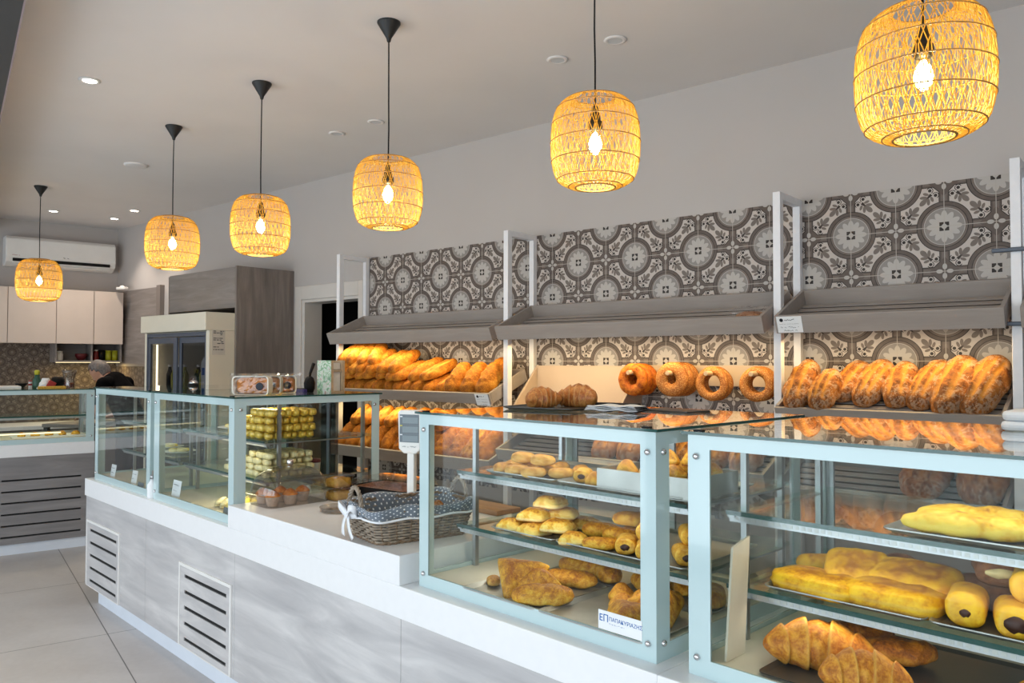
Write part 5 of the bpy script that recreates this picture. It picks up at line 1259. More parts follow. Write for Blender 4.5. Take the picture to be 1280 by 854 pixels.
MB().box(-a, a, -a-0.0012, -a-0.0002, 0.0, hh).build('picture_side', picture(), t)
MB().box(-a+0.012, a-0.013, -a+0.017, a-0.019, 0.0085, 0.110).build('napkins', M['napkin'], t, bevel=0.003); MB().box(-a+0.012, a-0.013, -a+0.017, a-0.019, 0.121, 0.158).build('napkins', M['napkin'], t, bevel=0.003)
t = cthing('counter_bell', 'chrome counter bell on a black foot on the farthest case', 'bell', 0.16, 0.62, ZT); t.scale = (0.8, 0.8, 0.75)
MB().lathe([(0.0, 0), (0.045, 0), (0.045, 0.008), (0.036, 0.014), (0.0, 0.014)], 28).build('foot', M['black'], t, smooth=False)
MB().lathe([(0.038, 0.015), (0.036, 0.028), (0.024, 0.044), (0.008, 0.051), (0.0, 0.052)], 28).build('dome', M['chrome'], t, smooth=True); MB().lathe([(0.005, 0.052), (0.005, 0.064), (0.0, 0.066)], 12).build('button', M['chrome'], t, smooth=True)
t = cthing('flat_tray', 'flat black tray on the yellow-lit case behind the wrapped cakes', 'tray', 1.42, 0.62, ZT, 0.2)
MB().box(-0.10, 0.10, -0.07, 0.07, 0, 0.012).build('tray', M['black'], t, bevel=0.002)

# middle case top
t = cthing('serving_tray', 'flat dark tray under two croissants on top of the middle case', 'tray', 3.640, 0.520, ZTC, 0.25)
mb = MB(); ro = rrect(0.30, 0.34, 0.04); n = len(ro)
vs = [(x, y, 0.010) for x, y in ro]+[(x*0.97, y*0.97, 0.005) for x, y in ro]+[(x*0.90, y*0.90, 0.0) for x, y in ro]+[(x*1.0, y*1.0, 0.008) for x, y in ro]
fs = [tuple(n+k for k in range(n)), tuple(2*n+k for k in reversed(range(n)))]
for p, q in ((0, 1), (2, 3), (3, 0)):
    for k in range(n): fs.append((p*n+k, p*n+(k+1) % n, q*n+(k+1) % n, q*n+k))
mb.add(vs, fs).build('tray', M['darktray'], t)
food(CR[0], 'croissant', 'ridged croissant on the dark tray, farther from the plastic bag bundle', 'croissant', 3.640, 0.440, ZTC+0.0055, 1.25, (0.66, 0.85, 0.90), 'croissants on top of the middle case')
food(CR[1], 'croissant', 'ridged croissant on the dark tray, nearer the plastic bag bundle', 'croissant', 3.690, 0.560, ZTC+0.0055, 0.35, (0.75, 0.90, 1.0), 'croissants on top of the middle case')
t = cthing('black_case', 'flat black case lying on the middle case beside the croissants', 'case', 3.800, 0.640, ZTC, 0.2)
MB().box(-0.085, 0.085, -0.04, 0.04, 0, 0.020).build('case', M['black'], t, bevel=0.004)
t = cthing('plastic_bag_bundle', 'crumpled bundle of white and black plastic bags on the middle case', 'bag bundle', 3.905, 0.520, ZTC, 0.25)
for c in range(2):
    mb = MB(); r4 = random.Random(31+c)
    for s_ in range(5):
        z0 = 0.0012+(2*s_+1-c)*0.0019; o = len(mb.v)
        for j in range(9):
            for i in range(15): mb.v.append(((i/14-0.5)*(0.19-0.006*s_)+(0.006 if c else 0), (j/8-0.5)*(0.11 if c == 0 else 0.100), z0+0.0042*(1+math.sin(i*0.9+s_*0.7+j*0.3))*0.5+0.001*r4.random()))
        for j in range(8):
            for i in range(14): mb.f.append((o+j*15+i, o+j*15+i+1, o+(j+1)*15+i+1, o+(j+1)*15+i))
    mb.build('folded_bag', M['ribbon' if c == 0 else 'black'], t).modifiers.new('thickness', 'SOLIDIFY').thickness = 0.0017 if c == 0 else 0.001
t = cthing('flat_tray', 'thin grey tray under the edge of the plastic bag bundle', 'tray', 4.035, 0.670, ZTC, -0.1)
MB().box(-0.10, 0.10, -0.06, 0.06, 0, 0.006).build('tray', M['darktray'], t, bevel=0.002)
t = cthing('folded_cloth', 'folded white cloth on top of the nearest case at the picture edge', 'cloth', 5.175, 0.70, ZTC, 0.05)
MB().prism(rrect(0.34, 0.16, 0.03), 0.0, 0.024, 'XY').add(*(lambda q: (q.v, q.f))(MB().prism(rrect(0.335, 0.155, 0.03), 0.0245, 0.048, 'XY'))).build('cloth', M['ribbon'], t, bevel=0.009)

# muffin box with a dome lid
ZB = 0.9003
t = cthing('cake_dome', 'clear domed box of muffins with a silver knob, at the corner of the raised block', 'cake dome', 2.215, 0.235, ZB, 0.03)
w2, d2 = 0.108, 0.165
mb = MB()
ro = rrect(2*w2-0.02, 2*d2-0.02, 0.03); r2_ = rrect(2*w2, 2*d2, 0.035); r3_ = rrect(2*w2+0.03, 2*d2+0.03, 0.04); n = len(ro)
mb.add([(x, y, 0.0) for x, y in ro]+[(x, y, 0.052) for x, y in r2_]+[(x, y, 0.054) for x, y in r3_], [tuple(reversed(range(n)))]+[(p*n+k, p*n+(k+1) % n, (p+1)*n+(k+1) % n, (p+1)*n+k) for p in range(2) for k in range(n)])
mb.build('clear_base', M['plasticclear'], t)
mb = MB(); N = 12; A_ = rrect(2*w2, 2*d2, 0.06)
for i in range(N+1):
    q = i/N; s_ = math.cos(q*PI/2)**0.75 if q < 1 else 0.02; z = 0.056+0.115*math.sin(q*PI/2)
    mb.v += [(x*max(s_, 0.02), y*max(s_, 0.02), z) for x, y in A_]
n = len(A_)
mb.f += [(i*n+k, i*n+(k+1) % n, (i+1)*n+(k+1) % n, (i+1)*n+k) for i in range(N) for k in range(n)]
d_ = mb.build('clear_dome', M['plasticclear'], t, smooth=True)
MB().lathe([(0.010, 0.171), (0.015, 0.176), (0.015, 0.194), (0.012, 0.198), (0.0, 0.198)], 20).build('knob', M['chrome'], d_, smooth=True)
MT = puff('muffin_top', R_oval(0.066, 0.066), 0.028, M['muffintop'], 210, 2.0, 0.2, 8, 26, 0.14)
for i, (x, y) in enumerate(((-0.055, -0.105), (0.040, -0.110), (-0.050, -0.020), (0.045, -0.025), (0.0, 0.065))):
    p = CM(2.215, 0.235, ZB, 0.03) @ TR(x, y, 0.0015)
    m = thing('muffin', ['muffin in the domed box, front corner towards the yellow-lit case', 'muffin in the domed box, front corner towards the basket', 'muffin in the domed box, second row towards the yellow-lit case', 'muffin in the domed box, second row towards the basket', 'muffin in the domed box, alone at the back'][i], 'muffin', group='muffins in the domed box'); m.matrix_world = p
    MB().lathe([(0.0, 0), (0.024, 0), (0.034, 0.045), (0.0, 0.045)], 22).build('paper_cup', M['mufcup'], m); link('top', MT, m, 0, (0, 0, 0.043))
# clear tubs of crumble, black cake tray, round lid
def tub(label, u, v, z, mat, rot=0.1):
    t = cthing('clear_tub', label, 'tub', u, v, z, rot)
    mb = MB(); a1 = rrect(0.095, 0.095, 0.018); a2 = rrect(0.112, 0.112, 0.022); a3 = rrect(0.122, 0.122, 0.024); n = len(a1)
    mb.add([(x, y, 0) for x, y in a1]+[(x, y, 0.046) for x, y in a2]+[(x, y, 0.048) for x, y in a3]+[(x, y, 0.052) for x, y in a3]+[(x, y, 0.060) for x, y in a1], [tuple(reversed(range(n)))]+[(p*n+k, p*n+(k+1) % n, (p+1)*n+(k+1) % n, (p+1)*n+k) for p in range(4) for k in range(n)]+[tuple(4*n+k for k in range(n))])
    mb.build('clear_shell', M['plasticclear'], t)
    c = puff('crumble_cake', R_sq(0.088, 0.088, 7), 0.044, M[mat], int(u*100), 3, 0.8, 8, 32, 0.12); link('cake', c, t, 0, (0, 0, 0.0015)); return t
tub('lower clear tub of yellow crumble cake beside the muffin dome', 2.300, 0.440, ZB, 'crumble')
tub('upper clear tub of yellow cake stacked on the crumble tub', 2.298, 0.442, ZB+0.0605, 'crumble')
tub('clear tub of orange cake behind the stacked pair', 2.170, 0.550, ZB, 'muffintop', 0.3)
t = cthing('cake_tin', 'long black tray of nut-topped cake under a clear lid', 'cake tray', 2.400, 0.690, ZB, 0.18)
mb = MB(); a1 = rrect(0.34, 0.225, 0.02); a2 = rrect(0.37, 0.25, 0.025); n = len(a1)
mb.add([(x, y, 0) for x, y in a1]+[(x, y, 0.050) for x, y in a2]+[(x*0.97, y*0.97, 0.050) for x, y in a2]+[(x*0.97, y*0.97, 0.004) for x, y in a1], [tuple(reversed(range(n)))]+[(p*n+k, p*n+(k+1) % n, (p+1)*n+(k+1) % n, (p+1)*n+k) for p in range(3) for k in range(n)]+[tuple(3*n+k for k in range(n))])
mb.build('black_tray', M['black'], t)
c = puff('nut_cake', R_sq(0.332, 0.216, 8), 0.048, M['brownie'], 220, 4, 0.9, 12, 60, 0.10); link('cake', c, t, 0, (0, 0, 0.0045))
mb = MB(); a3 = rrect(0.35, 0.235, 0.03)
mb.add([(x, y, 0.0515) for x, y in a2]+[(x*1.02, y*1.03, 0.056) for x, y in a2]+[(x, y, 0.082) for x, y in a3]+[(x*0.9, y*0.88, 0.088) for x, y in a3], [(p*n+k, p*n+(k+1) % n, (p+1)*n+(k+1) % n, (p+1)*n+k) for p in range(3) for k in range(n)]+[tuple(3*n+k for k in range(n))])
mb.build('clear_lid', M['plasticclear'], t)
t = cthing('round_lid', 'round clear plastic lid lying flat in front of the wicker basket', 'lid', 2.560, 0.285, ZB)
MB().lathe([(0.0, 0.0), (0.080, 0.0), (0.084, 0.004), (0.086, 0.020), (0.084, 0.020), (0.080, 0.006), (0.0, 0.003)], 40, cap=False).build('lid', M['plasticclear'], t, smooth=False)
t = cthing('serving_board', 'light brown wooden board at the back of the raised block behind the basket', 'board', 2.93, 0.765, ZB, 0.0)
MB().box(-0.20, 0.20, -0.07, 0.07, 0, 0.022).build('board', M['board'], t, bevel=0.004)
# scale display on its pole
t = cthing('scale_display', 'ivory customer display of the shop scale on a pole, beside the middle case', 'scale display', 2.735, 0.545, ZB, 0.42)
MB().prism(rrect(0.22, 0.16, 0.02), 0.0, 0.045, 'XY').build('scale_body', M['scale'], t, bevel=0.004)
MB().box(-0.018, 0.018, -0.014, 0.014, 0.045, 0.27).build('pole', M['scale'], t, bevel=0.005)
h_ = MB().prism([(-0.055, 0.265), (-0.030, 0.245), (0.030, 0.245), (0.055, 0.265), (0.060, 0.425), (0.050, 0.437), (-0.050, 0.437), (-0.060, 0.425)], -0.024, 0.024, 'XZ').build('display_head', M['scale'], t, bevel=0.006)
MB().box(-0.048, 0.048, -0.0255, -0.0242, 0.295, 0.418).build('screen', M['lcd'], h_)
for k, z in enumerate((0.392, 0.352, 0.312)):
    MB().box(-0.034, 0.044, -0.0264, -0.0256, z-0.013, z+0.013).build('digit_window', plain('display_window', srgb(120, 134, 140), 0.3), h_)
    MB().box(-0.046, -0.034, -0.0266, -0.0256, z+0.014, z+0.019).build('row_mark', M['yellowled' if k == 1 else 'paper'], h_)
scribble([(0, 0, 0.07, 0.006)], 0.07, M['lcd'], 'maker_mark', h_, (-0.035, -0.0255, 0.277), (0, 0, 0), seed=12, thick=0.0008)

# wicker basket
t = cthing('wicker_basket', 'grey wicker basket lined with polka-dot cloth and tied with a white bow', 'basket', 3.140, 0.228, ZB, -0.17)
bw0, bd0, bw1, bd1, bh = 0.250, 0.36, 0.300, 0.430, 0.118
def per(q, w, d, r=0.045):
    """point on a rounded rectangle, q in 0..1 round the outline"""
    P = rrect(w, d, r, 8); n = len(P); L = [0.0]
    for k in range(n): L.append(L[-1]+math.dist(P[k], P[(k+1) % n]))
    s_ = (q % 1.0)*L[-1]; k = 0
    while k < n-1 and L[k+1] < s_: k += 1
    f = (s_-L[k])/(L[k+1]-L[k]+1e-9); a, b = P[k], P[(k+1) % n]
    return Vector((a[0]+(b[0]-a[0])*f, a[1]+(b[1]-a[1])*f, 0))
def wall(q, z, off=0.0):
    f = z/bh; p = per(q, bw0+(bw1-bw0)*f, bd0+(bd1-bd0)*f); n = Vector((p.x, p.y, 0)); 
    if n.length > 0: n.normalize()
    return p+n*off+Vector((0, 0, z))
NS = 44
mb = MB()
for r in range(11):
    z = 0.010+r*0.0102
    mb.tube([wall((i+0.5*(r % 2)*2)/(NS*4), z, 0.0042*math.cos(2*PI*(i/4.0)/2+PI*(r % 2))) for i in range(NS*4)], 0.0044, 6, closed=True, cap=False)
mb.build('weave', M['wicker'], t, smooth=True)
mb = MB()
for k in range(NS): mb.tube([wall((k+0.5)/NS, z, 0) for z in (0.003, 0.04, 0.08, bh-0.002)], 0.0036, 5)
mb.build('stakes', M['wickerdark'], t, smooth=True)
mb = MB()
for z, q in ((0.005, 0.0075), (bh, 0.007)):
    for ph in (0, PI): mb.tube([wall(i/160, z, 0.004*math.cos(i*0.9+ph))+Vector((0, 0, 0.003*math.sin(i*0.9+ph))) for i in range(160)], q*0.7, 6, closed=True)
mb.box(-bw0/2+0.01, bw0/2-0.01, -bd0/2+0.01, bd0/2-0.01, 0.001, 0.006)
mb.build('rim', M['wickerdark'], t, smooth=True)
# cloth lining folded over the rim
mb = MB(); mb.uv = []; nq = 120
prof = [(-0.012, 0.020), (-0.010, 0.060), (-0.008, 0.100), (-0.006, 0.126), (0.001, 0.134), (0.007, 0.128), (0.008, 0.112), (0.007, 0.092)]
for j, (off, z) in enumerate(prof):
    for i in range(nq+1):
        q = i/nq; wv = 0.004*math.sin(q*2*PI*9+j*0.6)+0.003*math.sin(q*2*PI*23)
        p = wall(q, min(z, 0.13), off+(0.006 if j > 3 else 0)+wv*(0.5+0.5*(j > 2))); p.z = z+(0.008*math.sin(q*2*PI*5+1) if j in (3, 4, 5) else 0)-(0.006*math.sin(q*2*PI*11) if j == 7 else 0)
        mb.v.append(tuple(p)); mb.uv.append((q*1.4, j*0.030))
for j in range(len(prof)-1):
    for i in range(nq): mb.f.append((j*(nq+1)+i, j*(nq+1)+i+1, (j+1)*(nq+1)+i+1, (j+1)*(nq+1)+i))
o = len(mb.v); mb.v += [tuple(wall(i/40, 0.02, -0.013)) for i in range(40)]; mb.uv += [(i*0.03, 0.5) for i in range(40)]; mb.f.append(tuple(o+i for i in range(40)))
l_ = mb.build('cloth_lining', M['polka'], t, smooth=True)
sd = l_.modifiers.new('cloth_thickness', 'SOLIDIFY'); sd.thickness = 0.0025
mb = MB(); mb.tube([wall(i/120, 0.090, 0.018+0.002*math.sin(i))+Vector((0, 0, 0.003*math.sin(i*0.4))) for i in range(120)], 0.0042, 6, closed=True)
mb.build('white_trim', M['ribbon'], l_, smooth=True)
for sgn in (-1, 1):
    mb = MB()
    for ph in (0, 2*PI/3, 4*PI/3):
        pts = []
        for i in range(41):
            a = PI*i/40; c = Vector((0.058*math.cos(a), sgn*(bd1/2+0.004), bh+0.088*math.sin(a)-0.012)); pts.append(c+Vector((0.0045*math.cos(i*0.7+ph)*math.cos(a), 0.0045*math.sin(i*0.7+ph), 0.0045*math.cos(i*0.7+ph)*math.sin(a))))
        mb.tube(pts, 0.0045, 6)
    mb.build('handle', M['wicker'], t, smooth=True)
def strip(pts, w, up=Vector((0, 0, 1))):
    mb = MB(); pts = [Vector(p) for p in pts]
    for i, p in enumerate(pts):
        d = (pts[min(i+1, len(pts)-1)]-pts[max(i-1, 0)]).normalized(); s_ = Vector((0, 0, 1)) if abs(d.z) < 0.8 else Vector((1, 0, 0)); s_ = (s_-d*d.dot(s_)).normalized()
        ww = w(i/(len(pts)-1)) if callable(w) else w
        mb.v += [tuple(p+s_*ww/2), tuple(p-s_*ww/2)]
    mb.f += [(2*i, 2*i+1, 2*i+3, 2*i+2) for i in range(len(pts)-1)]
    return mb
bx, by, bz = -0.015, -bd1/2-0.022, 0.092
bow = MB().lathe([(0.0, -0.010), (0.009, -0.007), (0.011, 0.0), (0.009, 0.007), (0.0, 0.010)], 14, (bx, by-0.006, bz)).build('bow', M['ribbon'], t, smooth=True)
for sg in (-1, 1):
    m_ = strip([(bx+sg*0.065*math.sin(PI*u)*(1.0)+0.0, by-0.006-0.014*math.sin(2*PI*u), bz+0.030*math.sin(PI*u)*1.0+0.012*math.sin(2*PI*u)) for u in [k/16 for k in range(17)]], 0.024)
    s_ = m_.build('ribbon_loop', M['ribbon'], bow, smooth=True); s_.modifiers.new('thickness', 'SOLIDIFY').thickness = 0.0012
    m_ = strip([(bx+sg*0.010+(0.045 if sg > 0 else -0.02)*u, by-0.008-0.006*math.sin(3*u), bz-0.075*u) for u in [k/10 for k in range(11)]], lambda u: 0.018+0.010*u)
    s_ = m_.build('ribbon_tail', M['ribbon'], bow, smooth=True); s_.modifiers.new('thickness', 'SOLIDIFY').thickness = 0.0012
p = CM(3.140, 0.228, ZB, -0.17) @ TR(0.03, 0.07, 0.020) @ RX(0.75) @ RZ(0.1)
put(L_rus[1], 'bread_loaf', 'crusty brown bread end sticking up inside the wicker basket', 'bread loaf', p, None, (0.5, 0.62, 0.7))

# things on the far low case
ZF = 0.88+0.435+0.0085
def far(name, label, cat_, x, y, r=0.0): return bthing(name, label, cat_, x, y, ZF, r)
t = far('serving_tray', 'white tray at the left picture edge on the far low case', 'tray', -0.08, 0.34); MB().box(-0.25, 0.22, -0.14, 0.14, 0, 0.022).build('tray', M['white'], t, bevel=0.004)
t = far('bowl', 'small black bowl beside the white tray on the far low case', 'bowl', 0.16, 0.50); MB().lathe([(0.02, 0), (0.045, 0.03), (0.05, 0.04), (0.045, 0.04), (0.0, 0.008)], 20).build('bowl', M['black'], t, smooth=True)
t = far('shaker', 'small red and white shaker on the far low case', 'shaker', 0.225, 0.47); MB().lathe([(0.014, 0), (0.014, 0.055), (0.0, 0.06)], 14).build('body', M['paper'], t); MB().lathe([(0.0145, 0.02), (0.0145, 0.036)], 14, cap=False).build('band', M['red'], t); MB().lathe([(0.0145, 0.05), (0.012, 0.064), (0.0, 0.066)], 14, cap=False).build('cap', M['red'], t)
t = far('oil_bottle', 'green oil bottle with a yellow cap on the far low case', 'bottle', 0.265, 0.36); MB().lathe([(0.032, 0), (0.034, 0.02), (0.034, 0.06), (0.020, 0.095), (0.018, 0.12)], 18).build('bottle', M['greenp'], t, smooth=True); MB().lathe([(0.020, 0.115), (0.022, 0.145), (0.012, 0.155), (0.0, 0.155)], 16).build('cap', M['yellowp'], t, smooth=True)
t = far('package', 'red and white crumpled packet on the far low case', 'packet', 0.325, 0.33)
mb = MB(); r5 = random.Random(8)
for i in range(7):
    for k in range(12):
        a = 2*PI*k/12; q = i/6; r = 0.050*(1-0.55*q)*(0.85+0.3*r5.random()); mb.v.append((r*1.2*math.cos(a), r*0.8*math.sin(a), 0.085*q))
mb.f += [(i*12+k, i*12+(k+1) % 12, (i+1)*12+(k+1) % 12, (i+1)*12+k) for i in range(6) for k in range(12)]; mb.f.append(tuple(72+k for k in range(12))); mb.f.append(tuple(reversed(range(12))))
mb.build('paper', M['paper'], t); MB().xbox(TR(0.04, -0.03, 0.03) @ RY(0.5), -0.03, 0.03, -0.012, 0.012, -0.03, 0.03).build('red_panel', M['red'], t, bevel=0.006)
t = far('cooking_pot', 'round black pot on the far low case beside the glass jug', 'pot', 0.43, 0.46); MB().lathe([(0.03, 0.0), (0.055, 0.03), (0.058, 0.06), (0.045, 0.09), (0.03, 0.095), (0.0, 0.095)], 22).build('pot', M['black'], t, smooth=True)
t = far('chopping_board', 'yellowish board with crumbs on the far low case', 'board', 0.36, 0.20); MB().box(-0.10, 0.10, -0.05, 0.05, 0, 0.018).build('board', M['crumble'], t, bevel=0.003)
t = far('glass_jug', 'flared glass jug with red contents on the far low case', 'jug', 0.50, 0.30); MB().lathe([(0.040, 0), (0.042, 0.03), (0.038, 0.07), (0.055, 0.13), (0.062, 0.155), (0.060, 0.155), (0.050, 0.12), (0.035, 0.07), (0.039, 0.004)], 24, cap=False).build('jug', M['plasticclear'], t, smooth=True); MB().lathe([(0.0, 0.003), (0.036, 0.003), (0.037, 0.045), (0.0, 0.047)], 20, cap=False).build('contents', M['brownsauce'], t, smooth=True)

# ------------------------------------------------------------------ the woman behind the counter
def limb(mb, a, b, ra, rb, n=18):
    """closed tapered limb with rounded ends between two joints; radii are (half width, half depth)"""
    a, b = Vector(a), Vector(b); d = b-a; L = d.length; d.normalize()
    sd = Vector((0, 1, 0)) if abs(d.y) < 0.9 else Vector((1, 0, 0)); sd = (sd-d*d.dot(sd)).normalized(); ot = d.cross(sd)
    ra = ra if isinstance(ra, tuple) else (ra, ra); rb = rb if isinstance(rb, tuple) else (rb, rb)
    rows = []
    for k in range(1, 6): q = PI/2*k/5; rows.append((a-d*min(ra)*math.cos(q), ra, math.sin(q)))
    for k in range(1, 6): f = k/6; rows.append((a+d*L*f, tuple(x+(y-x)*f for x, y in zip(ra, rb)), 1.0))
    for k in range(5, 0, -1): q = PI/2*k/5; rows.append((b+d*min(rb)*math.cos(q), rb, math.sin(q)))
    vs = [tuple(p+sd*(r[0]*m*math.cos(2*PI*k/n))+ot*(r[1]*m*math.sin(2*PI*k/n))) for p, r, m in rows for k in range(n)]
    fs = [(i*n+k, i*n+(k+1) % n, (i+1)*n+(k+1) % n, (i+1)*n+k) for i in range(len(rows)-1) for k in range(n)]
    fs += [tuple(reversed(range(n))), tuple((len(rows)-1)*n+k for k in range(n))]
    mb.add(vs, fs)
# local frame: +x is the way she faces (towards the viewer's left), z up
J = {}; V_ = []; E_ = []; R_ = []
def jt(n, p, r, par=None):
    J[n] = len(V_); V_.append(p); R_.append(r)
    if par: E_.append((J[par], J[n]))
jt('pelvis', (0.00, 0, 0.92), (0.145, 0.115)); jt('waist', (0.03, 0, 1.04), (0.135, 0.11), 'pelvis'); jt('chest', (0.12, 0, 1.225), (0.15, 0.12), 'waist'); jt('upper', (0.200, 0, 1.345), (0.12, 0.10), 'chest'); jt('neck', (0.262, 0, 1.395), 0.052, 'upper'); jt('skull', (0.312, 0, 1.420), 0.055, 'neck')
for s_, sd in ((1, 'l'), (-1, 'r')):
    jt('sh'+sd, (0.185, s_*0.165, 1.335), 0.058, 'upper')
    if sd == 'r': el, wr, ha = (0.16, -0.235, 1.075), (0.345, -0.215, 1.015), (0.405, -0.20, 1.000)
    else: el, wr, ha = (0.20, 0.225, 1.085), (0.375, 0.145, 1.030), (0.435, 0.130, 1.015)
    jt('el'+sd, el, 0.042, 'sh'+sd); jt('wr'+sd, wr, 0.027, 'el'+sd); jt('ha'+sd, ha, (0.034, 0.018), 'wr'+sd)
    for k in range(4):
        b = Vector(ha)+Vector((0.020, (k-1.5)*0.019*-1, 0.0)); ln = (0.040, 0.046, 0.042, 0.032)[k]
        jt('f%d%s' % (k, sd), tuple(b), 0.0100, 'ha'+sd); jt('g%d%s' % (k, sd), tuple(b+Vector((ln*0.6, 0, -0.006))), 0.0085, 'f%d%s' % (k, sd)); jt('h%d%s' % (k, sd), tuple(b+Vector((ln, 0, -0.026))), 0.007, 'g%d%s' % (k, sd))
    tb = Vector(ha)+Vector((-0.012, -s_*0.034, 0)); jt('t0'+sd, tuple(tb), 0.011, 'ha'+sd); jt('t1'+sd, tuple(tb+Vector((0.034, -s_*0.012, -0.012))), 0.008, 't0'+sd)
    jt('hip'+sd, (-0.005, s_*0.085, 0.87), 0.088, 'pelvis'); jt('kn'+sd, (0.02, s_*0.10, 0.48), 0.058, 'hip'+sd); jt('an'+sd, (-0.01, s_*0.11, 0.085), 0.040, 'kn'+sd); jt('he'+sd, (0.02, s_*0.11, 0.045), 0.040, 'an'+sd); jt('to'+sd, (0.15, s_*0.12, 0.028), 0.028, 'he'+sd)
lb = MB()
for a_, b_ in E_:
    ra, rb = R_[a_], R_[b_]
    if V_[a_][2] > 1.28 and isinstance(ra, tuple) and not isinstance(rb, tuple): ra = (min(ra)*0.75,)*2 if abs(V_[b_][1]) < 0.05 else (0.075, 0.075)
    if V_[a_] == V_[0] and abs(V_[b_][1]) > 0.05: ra = (0.10, 0.10)
    if not isinstance(ra, tuple) and isinstance(rb, tuple) and rb[1] < 0.02: pass
    lb.vv = limb(lb, V_[a_], V_[b_], ra, rb)
body = lb.mesh('body')
# head, nodding forward
HM = TR(0.352, 0, 1.452) @ RY(0.72)
mb = MB(); NU, NV = 30, 36
def headp(th, ph):
    x, y, z = math.sin(th)*math.cos(ph), math.sin(th)*math.sin(ph), math.cos(th)
    X, Y, Z = x*0.092, y*0.074, z*0.112
    f = max(0, x)
    if z < -0.1: Y *= 1-0.30*min(1, -z); X *= 1-0.10*min(1, -z)
    if f > 0.6:
        X += 0.022*math.exp(-((y/0.16)**2+((z+0.12)/0.14)**2))            # nose
        X -= 0.010*(math.exp(-(((abs(y)-0.34)/0.14)**2+((z-0.10)/0.10)**2)))  # eye sockets
        X += 0.006*math.exp(-((y/0.25)**2+((z+0.42)/0.07)**2)); X += 0.008*math.exp(-((y/0.25)**2+((z+0.78)/0.16)**2))
    if abs(y) > 0.9: Y += math.copysign(0.014, y)*math.exp(-((x+0.02)/0.22)**2-((z+0.02)/0.26)**2)
    return HM @ Vector((X, Y, Z))
for i in range(NU+1):
    for k in range(NV): mb.v.append(tuple(headp(PI*i/NU, 2*PI*k/NV)))
mb.f += [(i*NV+k, i*NV+(k+1) % NV, (i+1)*NV+(k+1) % NV, (i+1)*NV+k) for i in range(NU) for k in range(NV)]
hm = mb.mesh('head', True)
bm = bmesh.new(); bm.from_mesh(body); bm.from_mesh(hm); mm = bpy.data.meshes.new('body'); bm.to_mesh(mm); bm.free()
tmp = bpy.data.objects.new('body', mm); COL.objects.link(tmp); rm = tmp.modifiers.new('weld', 'REMESH'); rm.mode = 'VOXEL'; rm.voxel_size = 0.005; rm.use_smooth_shade = True
sm = tmp.modifiers.new('smooth', 'SMOOTH'); sm.factor = 0.5; sm.iterations = 3
dg = bpy.context.evaluated_depsgraph_get(); bme = bpy.data.meshes.new_from_object(tmp.evaluated_get(dg)); bpy.data.objects.remove(tmp)
bme.materials.clear(); bme.materials.append(M['skin'])
person = put(bme, 'person', 'woman with short grey hair in a black shirt bending over her work behind the counter', 'person', TR(-7.77, 3.42, 0) @ RZ(math.radians(212)))
t = thing('work_table', 'dark work table under the hands of the woman behind the counter', 'table', (-8.20, 3.15, 0), math.radians(212))
MB().box(-0.22, 0.22, -0.30, 0.30, 0.93, 0.962).build('table_top', M['tallwoodx'], t, bevel=0.003)
for x in (-0.19, 0.19):
    for y in (-0.27, 0.27): MB().box(x-0.02, x+0.02, y-0.02, y+0.02, 0, 0.93).build('leg', M['blackmetal'], t)
def shell(name, mat, keep, infl):
    """clothing: the body's own surface where keep(p) holds, pushed outwards"""
    bm = bmesh.new(); bm.from_mesh(bme); bm.normal_update()
    bmesh.ops.delete(bm, geom=[v for v in bm.verts if not keep(v.co)], context='VERTS')
    for v in bm.verts: v.co += v.normal*(infl+0.004*noise.noise(v.co*14))
    me = bpy.data.meshes.new(name); bm.to_mesh(me); bm.free(); me.materials.clear(); me.materials.append(mat); me.shade_smooth()
    o = link(name, me, person); sd = o.modifiers.new('cloth', 'SOLIDIFY'); sd.thickness = 0.004; sd.offset = 1; return o
def in_arm(p): return abs(p.y) > 0.185 or (p.x > 0.27 and p.z < 1.2)
shell('shirt', M['shirt'], lambda p: p.z > 0.86 and ((p.z+0.9*p.x) < 1.615) and not (in_arm(p) and (p.z < 1.14 or p.x > 0.24)), 0.009)
shell('trousers', M['apron'], lambda p: 0.10 < p.z < 0.93 and not in_arm(p), 0.008)
shell('shoes', M['black'], lambda p: p.z < 0.10, 0.006)
# hair cap: crown, sides and nape
mb = MB()
for i in range(NU+1):
    for k in range(NV):
        th, ph = PI*i/NU, 2*PI*k/NV; p = headp(th, ph); c = HM @ Vector((0, 0, 0.01)); d = (p-c); n_ = nz((p.x*1.0, p.y, p.z), 70, 3)
        mb.v.append(tuple(c+d*(1.15+0.05*n_)))
for i in range(NU):
    for k in range(NV):
        th, ph = PI*(i+0.5)/NU, 2*PI*(k+0.5)/NV; x, y, z = math.sin(th)*math.cos(ph), math.sin(th)*math.sin(ph), math.cos(th)
        if (z > 0.52+0.2*max(0, x)) or (x < 0.15 and z > -0.15 and not (abs(y) > 0.88 and z < 0.22 and x > -0.15)) or (x < -0.35 and z > -0.62):
            mb.f.append((i*NV+k, i*NV+(k+1) % NV, (i+1)*NV+(k+1) % NV, (i+1)*NV+k))
h_ = mb.build('hair', M['hair'], person, smooth=True); h_.modifiers.new('thick', 'SOLIDIFY').thickness = 0.012
for s_ in (-1, 1):
    MB().lathe([(0.0, -0.003), (0.008, -0.001), (0.009, 0.0), (0.008, 0.001), (0.0, 0.003)], 12, tuple(HM @ Vector((0.078, s_*0.028, 0.012)))).build('eye', M['eyes'], person, smooth=True)
MB().tube([HM @ Vector((0.088, y, -0.047)) for y in (-0.02, 0, 0.02)], 0.003, 6).build('mouth', M['lip'], person, smooth=True)

